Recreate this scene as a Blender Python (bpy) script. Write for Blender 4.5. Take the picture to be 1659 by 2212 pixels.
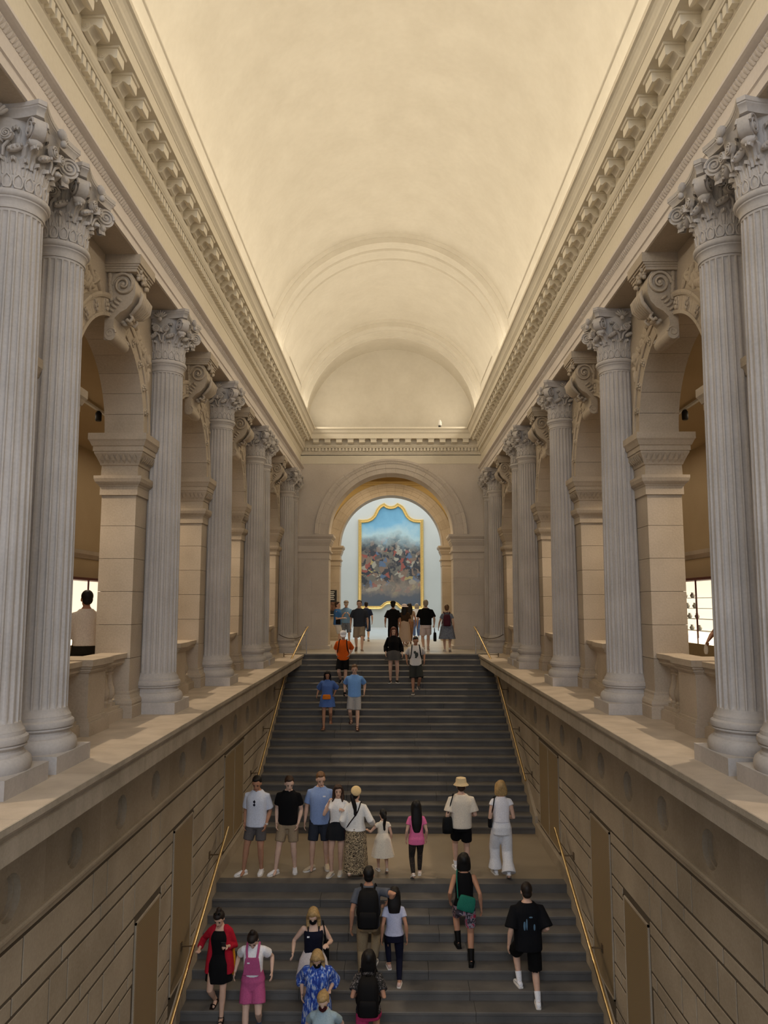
import bpy, math, random
from math import sin, cos, pi, sqrt, radians, atan2
from mathutils import Vector, Matrix, Euler

random.seed(11)
for _o in list(bpy.data.objects):
    bpy.data.objects.remove(_o)
SC = bpy.context.scene
COL = SC.collection

# ------------------------------------------------------------------ camera
cam_d = bpy.data.cameras.new('camera')
cam_d.sensor_fit = 'VERTICAL'
cam_d.sensor_height = 36.0
cam_d.lens = 1661.0 / 2212.0 * 36.0
cam_d.clip_end = 200
cam = bpy.data.objects.new('camera', cam_d)
cam.location = (0.0, 0.0, 1.65)
cam.rotation_euler = (radians(90 + 6.798), 0, radians(0.514))
COL.objects.link(cam)
SC.camera = cam

# ------------------------------------------------------------------ world, lights, exposure
SC.view_settings.view_transform = 'Standard'
SC.view_settings.look = 'None'
SC.view_settings.gamma = 1.0
SC.view_settings.use_curve_mapping = False
SC.view_settings.exposure = 0.0
SC.cycles.use_denoising = True
SC.cycles.max_bounces = 8
SC.cycles.diffuse_bounces = 4
SC.cycles.sample_clamp_indirect = 6.0
W = bpy.data.worlds.new('world')
SC.world = W
W.use_nodes = True
bg = W.node_tree.nodes['Background']
bg.inputs[0].default_value = (0.80, 0.88, 1.0, 1)      # daylight of the entrance hall behind the camera
bg.inputs[1].default_value = 1.6

def area(name, loc, rot, sx, sy, power, col, spread=180):
    d = bpy.data.lights.new(name, 'AREA')
    d.shape = 'RECTANGLE'; d.size = sx; d.size_y = sy
    d.energy = power; d.color = col; d.spread = radians(spread)
    o = bpy.data.objects.new(name, d)
    o.location = loc; o.rotation_euler = rot
    COL.objects.link(o)
    return o

def spot(name, loc, target, power, col, ang=60, blend=0.5, size=0.08):
    d = bpy.data.lights.new(name, 'SPOT')
    d.energy = power; d.color = col; d.spot_size = radians(ang); d.spot_blend = blend
    d.shadow_soft_size = size
    o = bpy.data.objects.new(name, d)
    o.location = loc
    o.rotation_euler = (Vector(target) - Vector(loc)).to_track_quat('-Z', 'Y').to_euler()
    COL.objects.link(o)
    return o

WARM = (1.0, 0.90, 0.73)
AISLE_FILL_Z = 5.42
for s in (-1, 1):      # cove lamps lying behind the cornice lip, shining up the vault
    area('cove_lamp', (s * 2.93, 13.0, 8.30), (0, radians(180 - s * 46), 0), 0.16, 30.4, 470, WARM)
    for yb in (5.0, 10.15, 14.2, 18.25, 24.3):     # downlights on the aisle ceilings, aimed through the arches
        spot('aisle_downlight', (s * 6.0, yb + 0.2, 5.35), (s * 3.1, yb, 0.0), 520, (1.0, 0.80, 0.58), 66, 0.6)
for s in (-1, 1):      # unseen fill strips, added only to brighten the aisles
    area('aisle_fill', (s * 6.3, 14.0, AISLE_FILL_Z), (0, 0, 0), 0.2, 24.0, 95, (1.0, 0.83, 0.62))
area('vestibule_lamp', (0, 32.0, 7.3), (0, 0, 0), 3.0, 3.0, 230, (1.0, 0.80, 0.52))
area('gallery_skylight', (0, 43.5, 10.6), (0, 0, 0), 13.0, 11.0, 1250, (0.93, 0.97, 1.0))
area('entrance_hall_skylight', (0, -9.0, 13.0), (radians(38), 0, 0), 12.0, 8.0, 1700, (0.80, 0.88, 1.0))

# ------------------------------------------------------------------ materials
def _mat(name):
    m = bpy.data.materials.new(name); m.use_nodes = True
    nt = m.node_tree
    return m, nt, nt.nodes['Principled BSDF']

def _n(nt, t, **kw):
    n = nt.nodes.new(t)
    for k, v in kw.items():
        setattr(n, k, v)
    return n

def stone(name, c1, c2, scale=1.2, rough=0.75, bump=0.12, fine=38.0, rnd=0.0, streak=0.0, spec=0.3):
    """mottled stone: two tones over large and fine noise, optional per-piece tint and rain-like streaks"""
    m, nt, b = _mat(name)
    geo = _n(nt, 'ShaderNodeNewGeometry')
    n1 = _n(nt, 'ShaderNodeTexNoise'); n1.inputs['Scale'].default_value = scale; n1.inputs['Detail'].default_value = 6
    n2 = _n(nt, 'ShaderNodeTexNoise'); n2.inputs['Scale'].default_value = fine; n2.inputs['Detail'].default_value = 3
    nt.links.new(geo.outputs['Position'], n1.inputs['Vector'])
    nt.links.new(geo.outputs['Position'], n2.inputs['Vector'])
    mx = _n(nt, 'ShaderNodeMath', operation='ADD')
    f2 = _n(nt, 'ShaderNodeMath', operation='MULTIPLY'); f2.inputs[1].default_value = 0.45
    nt.links.new(n2.outputs['Fac'], f2.inputs[0])
    nt.links.new(n1.outputs['Fac'], mx.inputs[0]); nt.links.new(f2.outputs[0], mx.inputs[1])
    last = mx
    if streak:
        mp = _n(nt, 'ShaderNodeMapping'); mp.inputs['Scale'].default_value = (6, 6, 0.5)
        nt.links.new(geo.outputs['Position'], mp.inputs['Vector'])
        n3 = _n(nt, 'ShaderNodeTexNoise'); n3.inputs['Scale'].default_value = 1.0; n3.inputs['Detail'].default_value = 4
        nt.links.new(mp.outputs[0], n3.inputs['Vector'])
        f3 = _n(nt, 'ShaderNodeMath', operation='MULTIPLY_ADD'); f3.inputs[1].default_value = streak; f3.inputs[2].default_value = -streak * 0.5
        nt.links.new(n3.outputs['Fac'], f3.inputs[0])
        a3 = _n(nt, 'ShaderNodeMath', operation='ADD')
        nt.links.new(last.outputs[0], a3.inputs[0]); nt.links.new(f3.outputs[0], a3.inputs[1])
        last = a3
    if rnd:
        oi = _n(nt, 'ShaderNodeObjectInfo')
        f4 = _n(nt, 'ShaderNodeMath', operation='MULTIPLY_ADD'); f4.inputs[1].default_value = rnd; f4.inputs[2].default_value = -rnd * 0.5
        nt.links.new(oi.outputs['Random'], f4.inputs[0])
        a4 = _n(nt, 'ShaderNodeMath', operation='ADD')
        nt.links.new(last.outputs[0], a4.inputs[0]); nt.links.new(f4.outputs[0], a4.inputs[1])
        last = a4
    rp = _n(nt, 'ShaderNodeValToRGB')
    rp.color_ramp.elements[0].position = 0.45; rp.color_ramp.elements[0].color = (*c1, 1)
    rp.color_ramp.elements[1].position = 1.0; rp.color_ramp.elements[1].color = (*c2, 1)
    nt.links.new(last.outputs[0], rp.inputs[0])
    nt.links.new(rp.outputs[0], b.inputs['Base Color'])
    b.inputs['Roughness'].default_value = rough
    b.inputs['Specular IOR Level'].default_value = spec
    if bump:
        bp = _n(nt, 'ShaderNodeBump'); bp.inputs['Strength'].default_value = bump; bp.inputs['Distance'].default_value = 0.01
        nt.links.new(n2.outputs['Fac'], bp.inputs['Height'])
        nt.links.new(bp.outputs[0], b.inputs['Normal'])
    return m

def plain(name, c, rough=0.6, metal=0.0, spec=0.4, emit=None, es=1.0, noise=0.08, scale=30):
    m, nt, b = _mat(name)
    if noise:
        tc = _n(nt, 'ShaderNodeTexCoord')
        n1 = _n(nt, 'ShaderNodeTexNoise'); n1.inputs['Scale'].default_value = scale; n1.inputs['Detail'].default_value = 2
        nt.links.new(tc.outputs['Object'], n1.inputs['Vector'])
        rp = _n(nt, 'ShaderNodeValToRGB')
        rp.color_ramp.elements[0].position = 0.3; rp.color_ramp.elements[1].position = 0.7
        rp.color_ramp.elements[0].color = (*[v * (1 - noise) for v in c], 1)
        rp.color_ramp.elements[1].color = (*[min(1, v * (1 + noise)) for v in c], 1)
        nt.links.new(n1.outputs['Fac'], rp.inputs[0]); nt.links.new(rp.outputs[0], b.inputs['Base Color'])
    else:
        b.inputs['Base Color'].default_value = (*c, 1)
    b.inputs['Roughness'].default_value = rough
    b.inputs['Metallic'].default_value = metal
    b.inputs['Specular IOR Level'].default_value = spec
    if emit:
        b.inputs['Emission Color'].default_value = (*emit, 1)
        b.inputs['Emission Strength'].default_value = es
    return m

def hexc(r, g, b):
    f = lambda v: (v / 255 / 12.92) if v <= 10 else ((v / 255 + 0.055) / 1.055) ** 2.4
    return (f(r), f(g), f(b))

_fab = {}
def fabric(rgb, rough=0.9, noise=0.10, scale=60):
    k = (rgb, rough, noise, scale)
    if k not in _fab:
        _fab[k] = plain('fabric_%d_%d_%d' % rgb, hexc(*rgb), rough, 0, 0.15, noise=noise, scale=scale)
    return _fab[k]

def spotted(name, ca, cb, cc, scale=26, kind='leopard'):
    m, nt, b = _mat(name)
    tc = _n(nt, 'ShaderNodeTexCoord')
    if kind == 'leopard':
        nz = _n(nt, 'ShaderNodeTexNoise'); nz.inputs['Scale'].default_value = scale; nz.inputs['Detail'].default_value = 2
        nz.inputs['Distortion'].default_value = 1.6
    else:
        mp = _n(nt, 'ShaderNodeMapping'); mp.inputs['Scale'].default_value = (1, 1, 0.35)
        nt.links.new(tc.outputs['Object'], mp.inputs['Vector'])
        nz = _n(nt, 'ShaderNodeTexNoise'); nz.inputs['Scale'].default_value = scale; nz.inputs['Detail'].default_value = 3
    nt.links.new((mp if kind != 'leopard' else tc).outputs['Vector' if kind != 'leopard' else 'Object'], nz.inputs['Vector'])
    rp = _n(nt, 'ShaderNodeValToRGB'); rp.color_ramp.interpolation = 'CONSTANT'
    e = rp.color_ramp.elements
    e[0].position = 0; e[0].color = (*ca, 1)
    e[1].position = 0.47; e[1].color = (*cb, 1)
    x = e.new(0.57); x.color = (*cc, 1)
    nt.links.new(nz.outputs['Fac'], rp.inputs[0]); nt.links.new(rp.outputs[0], b.inputs['Base Color'])
    b.inputs['Roughness'].default_value = 0.9
    return m

M = {}
M['column'] = stone('column_stone', (0.42, 0.385, 0.355), (0.58, 0.535, 0.50), 1.5, 0.75, 0.10, streak=0.35)
M['lime'] = stone('limestone', (0.38, 0.315, 0.24), (0.55, 0.465, 0.37), 1.1, 0.8, 0.15, rnd=0.16, streak=0.12)
M['stairwall'] = stone('stair_wall_stone', (0.29, 0.24, 0.175), (0.43, 0.365, 0.28), 1.3, 0.82, 0.2, rnd=0.22)
M['groove'] = stone('dark_joint', (0.075, 0.058, 0.04), (0.11, 0.088, 0.062), 2.0, 0.9, 0.1)  # even dark tone showing in the joints between blocks and slabs
M['ledge'] = stone('ledge_stone', (0.40, 0.33, 0.255), (0.58, 0.49, 0.39), 3.0, 0.6, 0.06, fine=120, rnd=0.08)
M['fascia'] = stone('ledge_edge_stone', (0.36, 0.31, 0.24), (0.52, 0.455, 0.37), 2.0, 0.75, 0.15, streak=0.6)
M['plaster'] = stone('cream_plaster', (0.71, 0.635, 0.50), (0.81, 0.735, 0.60), 0.8, 0.8, 0.05, fine=20)
M['archplaster'] = stone('pink_cream_plaster', (0.67, 0.60, 0.54), (0.79, 0.715, 0.65), 0.9, 0.8, 0.06, fine=24)
M['vault'] = stone('vault_plaster', (0.55, 0.495, 0.40), (0.62, 0.565, 0.465), 1.6, 0.85, 0.12, fine=9)
M['endstone'] = stone('end_wall_stone', (0.55, 0.48, 0.405), (0.72, 0.64, 0.555), 0.7, 0.8, 0.1, rnd=0.06)
M['step'] = stone('step_granite', (0.082, 0.078, 0.075), (0.145, 0.136, 0.126), 2.2, 0.6, 0.06, fine=160, rnd=0.10)
M['landing'] = stone('landing_stone', (0.22, 0.175, 0.125), (0.30, 0.25, 0.18), 0.8, 0.5, 0.05, fine=90)
M['floor'] = stone('pale_floor_stone', (0.46, 0.40, 0.31), (0.62, 0.56, 0.46), 0.6, 0.28, 0.02, fine=60, spec=0.5)
M['aislewall'] = stone('aisle_paint', (0.40, 0.30, 0.175), (0.48, 0.37, 0.23), 0.6, 0.85, 0.03)
M['ochre'] = stone('ochre_paint', (0.52, 0.37, 0.15), (0.60, 0.44, 0.20), 0.8, 0.85, 0.03)
M['gallery'] = stone('gallery_paint', (0.50, 0.50, 0.46), (0.56, 0.56, 0.52), 0.5, 0.9, 0.02)
M['brass'] = plain('brass', (0.86, 0.66, 0.36), 0.24, 1.0, 0.5, noise=0.1, scale=9)
M['steel'] = plain('polished_steel', (0.6, 0.58, 0.55), 0.25, 1.0, 0.5, noise=0.05)
M['gilt'] = plain('gilt', (0.86, 0.60, 0.22), 0.35, 0.7, 0.5, noise=0.15, scale=20)
M['dark'] = plain('dark_iron', (0.03, 0.028, 0.026), 0.5, 0.6)
M['rope'] = plain('rope', (0.10, 0.075, 0.05), 0.9)
M['bracket'] = plain('bracket_bronze', (0.18, 0.13, 0.08), 0.4, 0.9)
M['caselight'] = plain('lit_case_lining', (0.85, 0.78, 0.66), 0.9, emit=(1.0, 0.86, 0.64), es=1.25, noise=0)
M['caseframe'] = plain('case_frame', (0.10, 0.02, 0.015), 0.5)
M['casebase'] = plain('case_base', (0.26, 0.19, 0.10), 0.7)
M['glass'] = plain('case_glass', (0.9, 0.9, 0.9), 0.02, noise=0)
M['glass'].node_tree.nodes['Principled BSDF'].inputs['Transmission Weight'].default_value = 1.0
M['glass'].node_tree.nodes['Principled BSDF'].inputs['IOR'].default_value = 1.02
M['silver'] = plain('silver', (0.55, 0.55, 0.53), 0.3, 0.9)
M['black'] = plain('black_print', (0.02, 0.02, 0.022), 0.5)
M['white'] = plain('white_print', (0.7, 0.7, 0.68), 0.6)

def grille_mat():
    m, nt, b = _mat('woven_grille')
    geo = _n(nt, 'ShaderNodeNewGeometry')
    mp = _n(nt, 'ShaderNodeMapping'); mp.inputs['Rotation'].default_value = (radians(45), 0, 0)
    nt.links.new(geo.outputs['Position'], mp.inputs['Vector'])
    ck = _n(nt, 'ShaderNodeTexChecker'); ck.inputs['Scale'].default_value = 44
    ck.inputs['Color1'].default_value = (0.36, 0.27, 0.15, 1); ck.inputs['Color2'].default_value = (0.24, 0.175, 0.095, 1)
    nt.links.new(mp.outputs[0], ck.inputs['Vector'])
    nt.links.new(ck.outputs['Color'], b.inputs['Base Color'])
    bp = _n(nt, 'ShaderNodeBump'); bp.inputs['Strength'].default_value = 0.5; bp.inputs['Distance'].default_value = 0.006
    nt.links.new(ck.outputs['Fac'], bp.inputs['Height']); nt.links.new(bp.outputs[0], b.inputs['Normal'])
    b.inputs['Roughness'].default_value = 0.5; b.inputs['Metallic'].default_value = 0.25
    return m
M['grille'] = grille_mat()

# ------------------------------------------------------------------ mesh helpers
class MB:
    """collects vertices and faces of one mesh"""
    def __init__(self):
        self.v = []; self.f = []; self.m = []
    def quad(self, a, b, c, d, mi=0):
        n = len(self.v); self.v += [a, b, c, d]; self.f.append((n, n + 1, n + 2, n + 3)); self.m.append(mi)
    def poly(self, pts, mi=0):
        n = len(self.v); self.v += list(pts); self.f.append(tuple(range(n, n + len(pts)))); self.m.append(mi)
    def box(self, x0, x1, y0, y1, z0, z1, mi=0):
        if x0 > x1: x0, x1 = x1, x0
        if y0 > y1: y0, y1 = y1, y0
        n = len(self.v)
        self.v += [(x0, y0, z0), (x1, y0, z0), (x1, y1, z0), (x0, y1, z0), (x0, y0, z1), (x1, y0, z1), (x1, y1, z1), (x0, y1, z1)]
        for f in ((3, 2, 1, 0), (4, 5, 6, 7), (0, 1, 5, 4), (1, 2, 6, 5), (2, 3, 7, 6), (3, 0, 4, 7)):
            self.f.append(tuple(n + i for i in f)); self.m.append(mi)
        return self
    def rings(self, rs, close=True, cap0=True, cap1=True, mi=0):
        n0 = len(self.v); k = len(rs[0])
        for r in rs: self.v += [tuple(p) for p in r]
        e = k if close else k - 1
        for i in range(len(rs) - 1):
            for j in range(e):
                a = n0 + i * k + j; b = n0 + i * k + (j + 1) % k
                self.f.append((a, b, b + k, a + k)); self.m.append(mi)
        if cap0: self.f.append(tuple(n0 + j for j in range(k))[::-1]); self.m.append(mi)
        if cap1: self.f.append(tuple(n0 + (len(rs) - 1) * k + j for j in range(k))); self.m.append(mi)
        return self
    def lathe(self, prof, n=24, c=(0, 0), mi=0, cap=True):
        return self.rings([[(c[0] + r * cos(2 * pi * j / n), c[1] + r * sin(2 * pi * j / n), z) for j in range(n)] for r, z in prof], True, cap, cap, mi)
    def tube(self, pts, rad, n=8, mi=0, cap=True, flat=1.0):
        pts = [Vector(p) for p in pts]
        if not isinstance(rad, (list, tuple)): rad = [rad] * len(pts)
        rs = []; u = None
        for i, p in enumerate(pts):
            t = (pts[min(i + 1, len(pts) - 1)] - pts[max(i - 1, 0)]).normalized()
            if u is None:
                u = t.orthogonal().normalized()
            else:
                u = (u - t * u.dot(t))
                u = u.normalized() if u.length > 1e-6 else t.orthogonal().normalized()
            w = t.cross(u)
            rs.append([p + (u * cos(2 * pi * j / n) + w * sin(2 * pi * j / n) * flat) * rad[i] for j in range(n)])
        return self.rings(rs, True, cap, cap, mi)
    def ell(self, c, r, n=10, m=7, rot=None, mi=0):
        c = Vector(c); rs = []
        for i in range(1, m):
            a = pi * i / m
            ring = []
            for j in range(n):
                p = Vector((r[0] * sin(a) * cos(2 * pi * j / n), r[1] * sin(a) * sin(2 * pi * j / n), -r[2] * cos(a)))
                if rot is not None: p = rot @ p
                ring.append(c + p)
            rs.append(ring)
        return self.rings(rs, True, True, True, mi)
    def extr(self, prof, a, b, mi=0):
        """closed outline prof of callables: a(p), b(p) place it at both ends"""
        return self.rings([[a(p) for p in prof], [b(p) for p in prof]], True, True, True, mi)
    def xf(self, mat, start=0):
        self.v[start:] = [tuple(mat @ Vector(p)) for p in self.v[start:]]
        return self
    def mesh(self, name, mats, smooth=None, fix=True):
        me = bpy.data.meshes.new(name)
        me.from_pydata([tuple(p) for p in self.v], [], self.f)
        for m in (mats if isinstance(mats, (list, tuple)) else [mats]):
            me.materials.append(m)
        if any(self.m): me.polygons.foreach_set('material_index', self.m)
        if fix:
            import bmesh
            bm = bmesh.new(); bm.from_mesh(me)
            bmesh.ops.recalc_face_normals(bm, faces=bm.faces)
            bm.to_mesh(me); bm.free()
        if smooth is not None:
            me.polygons.foreach_set('use_smooth', [True] * len(me.polygons))
            me.set_sharp_from_angle(angle=radians(smooth))
        me.update()
        return me

def link(name, data, parent=None, loc=None, rot=None):
    o = bpy.data.objects.new(name, data)
    COL.objects.link(o)
    if parent is not None: o.parent = parent
    if loc is not None: o.location = loc
    if rot is not None: o.rotation_euler = rot
    return o

def put(name, mb, mat, parent=None, loc=None, rot=None, smooth=None):
    return link(name, mb.mesh(name, mat, smooth), parent, loc, rot)

def tag(o, label=None, cat=None, group=None, kind=None):
    if label: o['label'] = label
    if cat: o['category'] = cat
    if group: o['group'] = group
    if kind: o['kind'] = kind
    return o

def clone(root):
    """copy of a thing with its parts and sub-parts"""
    r = root.copy(); COL.objects.link(r)
    for ch in root.children:
        c = ch.copy(); COL.objects.link(c); c.parent = r
        for g in ch.children:
            d = g.copy(); COL.objects.link(d); d.parent = c
    return r
# ================================================================== STRUCTURE
YE = 28.56            # face of the end wall
YN = -3.0             # near end of the hall, behind the camera
XF = 3.40             # face of architrave and frieze
COLX = 3.67
COLY = [7.08, 8.10, 12.2, 16.2, 20.3, 21.4, 26.6, 27.85]
BAYS = [5.0, 10.15, 14.2, 18.25, 24.3]
AR, ASP = 1.30, 4.20  # arcade arch radius and springing height
PX0, PX1 = 3.84, 4.36 # front and back of the arcade wall
AISLE_X, AISLE_Z = 7.6, 5.5
RISE, TREAD, TREAD2 = 0.1516, 0.3432, 0.335
YTOP = 25.571
ZMID = -23 * RISE
YMB, YMF = YTOP - 22 * TREAD, 14.917
ZBOT = -46 * RISE
WX = 3.30             # stairwell wall

# ---- stairs: every step a course of granite slabs
stair = link('staircase', None)
stair.location = (0, YMF, ZMID)
tag(stair, 'broad dark granite staircase in two flights with a landing between', 'staircase')
def step_row(y_nose, z, depth, k):
    xs = [-3.24]
    rr = random.Random(k * 7 + 3)
    for b in (-1.15, 1.05):
        xs.append(b + rr.uniform(-0.55, 0.55))
    xs.append(3.24)
    for a, b in zip(xs[:-1], xs[1:]):
        mb = MB()
        g = 0.003
        x0, x1 = a + g, b - g
        y0, y1, z0 = y_nose, y_nose + depth + 0.03, z - RISE - 0.02
        c = 0.012
        prof = [(y0, z - c), (y0 + c, z), (y1, z), (y1, z0), (y0 + 0.02, z0), (y0 + 0.02, z - 0.05), (y0, z - 0.045)]
        mb.extr(prof, lambda p: (x0, p[0], p[1]), lambda p: (x1, p[0], p[1]))
        o = put('step_slab', mb, M['step'], stair, smooth=None)
        o.location = (0, -YMF, -ZMID)
for k in range(0, 23):
    step_row(YTOP - k * TREAD, -k * RISE, TREAD, k)
for j in range(1, 23):
    step_row(YMF - j * TREAD2, ZMID - j * RISE, TREAD2, 100 + j)
mb = MB(); mb.box(-3.24, 3.24, YMF, YMB + 0.05, ZMID - 0.2, ZMID)
o = put('landing_slab', mb, M['landing'], stair); o.location = (0, -YMF, -ZMID)
mb = MB(); mb.box(-3.24, 3.24, YMF - 0.004, YMF + 0.28, ZMID - RISE - 0.02, ZMID + 0.001)
o = put('landing_nosing', mb, M['step'], stair); o.location = (0, -YMF, -ZMID)

mb = MB()      # solid masonry under the slabs
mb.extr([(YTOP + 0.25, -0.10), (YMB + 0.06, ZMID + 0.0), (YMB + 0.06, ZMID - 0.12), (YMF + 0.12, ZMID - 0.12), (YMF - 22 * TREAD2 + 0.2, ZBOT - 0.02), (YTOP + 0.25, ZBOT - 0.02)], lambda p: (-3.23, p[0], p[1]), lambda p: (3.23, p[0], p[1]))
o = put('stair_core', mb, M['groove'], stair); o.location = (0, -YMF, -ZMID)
# ---- floors
tag(put('floor', MB().box(-AISLE_X, AISLE_X, YTOP + 0.33, 52, -0.3, 0), M['floor']), kind='structure')
tag(put('floor', MB().box(-32, 32, -48, YMF - 22 * TREAD2, ZBOT - 0.2, ZBOT), M['landing']), kind='structure')
tag(put('floor', MB().box(-AISLE_X, AISLE_X, YN - 1, 0.9, -0.4, 0), M['floor']), kind='structure')
for s in (-1, 1):
    fl = tag(put('floor', MB().box(s * 4.3, s * AISLE_X, YN, YTOP + 0.33, -0.3, -0.002), M['floor']), kind='structure')
    # ledge beside the stairwell: paving slabs with a moulded lip
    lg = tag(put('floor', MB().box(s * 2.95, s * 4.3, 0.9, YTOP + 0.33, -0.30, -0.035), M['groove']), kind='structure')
    y = 1.2; i = 0
    rr = random.Random(5 + s)
    while y < YTOP + 0.2:
        d = min(rr.uniform(1.5, 2.1), YTOP + 0.33 - y)
        m2 = MB(); m2.box(s * 2.86, s * 4.3, y + 0.002, y + d - 0.002, -0.05, 0.0)
        put('paving_slab', m2, M['ledge'], lg)
        y += d; i += 1
    prof = [(2.85, -0.002), (2.85, -0.055), (2.868, -0.06), (2.872, -0.085), (2.895, -0.115), (2.90, -0.13), (2.885, -0.135), (2.885, -0.30), (2.90, -0.31), (3.36, -0.31), (3.36, -0.06), (2.9, -0.052), (2.9, -0.002)]
    y = 1.2
    while y < YTOP + 0.3:
        d = min(2.35, YTOP + 0.33 - y)
        m2 = MB(); m2.extr(prof, lambda p: (s * p[0], y + 0.0015, p[1]), lambda p: (s * p[0], y + d - 0.0015, p[1]))
        put('edge_stone', m2, M['fascia'], lg)
        y += d

# ---- stairwell walls: frieze with round holes, string course, rusticated courses
def stair_line(y):
    """height of the stair surface at depth y"""
    if y > YTOP: return 0.0
    if y > YMB: return -(YTOP - y) / TREAD * RISE
    if y > YMF: return ZMID
    return max(ZBOT, ZMID - (YMF - y) / TREAD2 * RISE)
GRILLES = [(10.45, 11.52, -2.45, 1), (12.15, 13.3, -1.79, 1), (15.7, 17.7, -1.36, 2)]
RD_R, RD_Z = 0.20, -0.88
RDY = [6.97 + 1.385 * i for i in range(-1, 14)]
def roundel_panel(mb, s, y0, y1, yc, z0, z1, x):
    """a square of wall from y0..y1, z0..z1 with a round hole at yc"""
    n = 24
    per = []
    for j in range(n):
        a = 2 * pi * j / n
        dy, dz = cos(a), sin(a)
        t = 1e9
        if dy > 1e-6: t = min(t, (y1 - yc) / dy)
        if dy < -1e-6: t = min(t, (y0 - yc) / dy)
        if dz > 1e-6: t = min(t, (z1 - RD_Z) / dz)
        if dz < -1e-6: t = min(t, (z0 - RD_Z) / dz)
        per.append((yc + dy * t, RD_Z + dz * t))
    for cy, cz in ((y0, z0), (y1, z0), (y1, z1), (y0, z1)):      # snap the nearest ray to each corner
        j = min(range(n), key=lambda q: (per[q][0] - cy) ** 2 + (per[q][1] - cz) ** 2)
        per[j] = (cy, cz)
    for j in range(n):
        k = (j + 1) % n
        a, b = 2 * pi * j / n, 2 * pi * k / n
        mb.quad((s * x, per[j][0], per[j][1]), (s * x, per[k][0], per[k][1]),
                (s * x, yc + RD_R * cos(b), RD_Z + RD_R * sin(b)), (s * x, yc + RD_R * cos(a), RD_Z + RD_R * sin(a)))
    rings = []
    for r, dx in ((RD_R, 0), (RD_R, 0.06), (RD_R * 0.90, 0.062), (RD_R * 0.90, 0.10), (RD_R * 0.84, 0.102)):
        rings.append([(s * (x + dx), yc + r * cos(2 * pi * j / n), RD_Z + r * sin(2 * pi * j / n)) for j in range(n)])
    mb.rings(rings, True, False, True)
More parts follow.
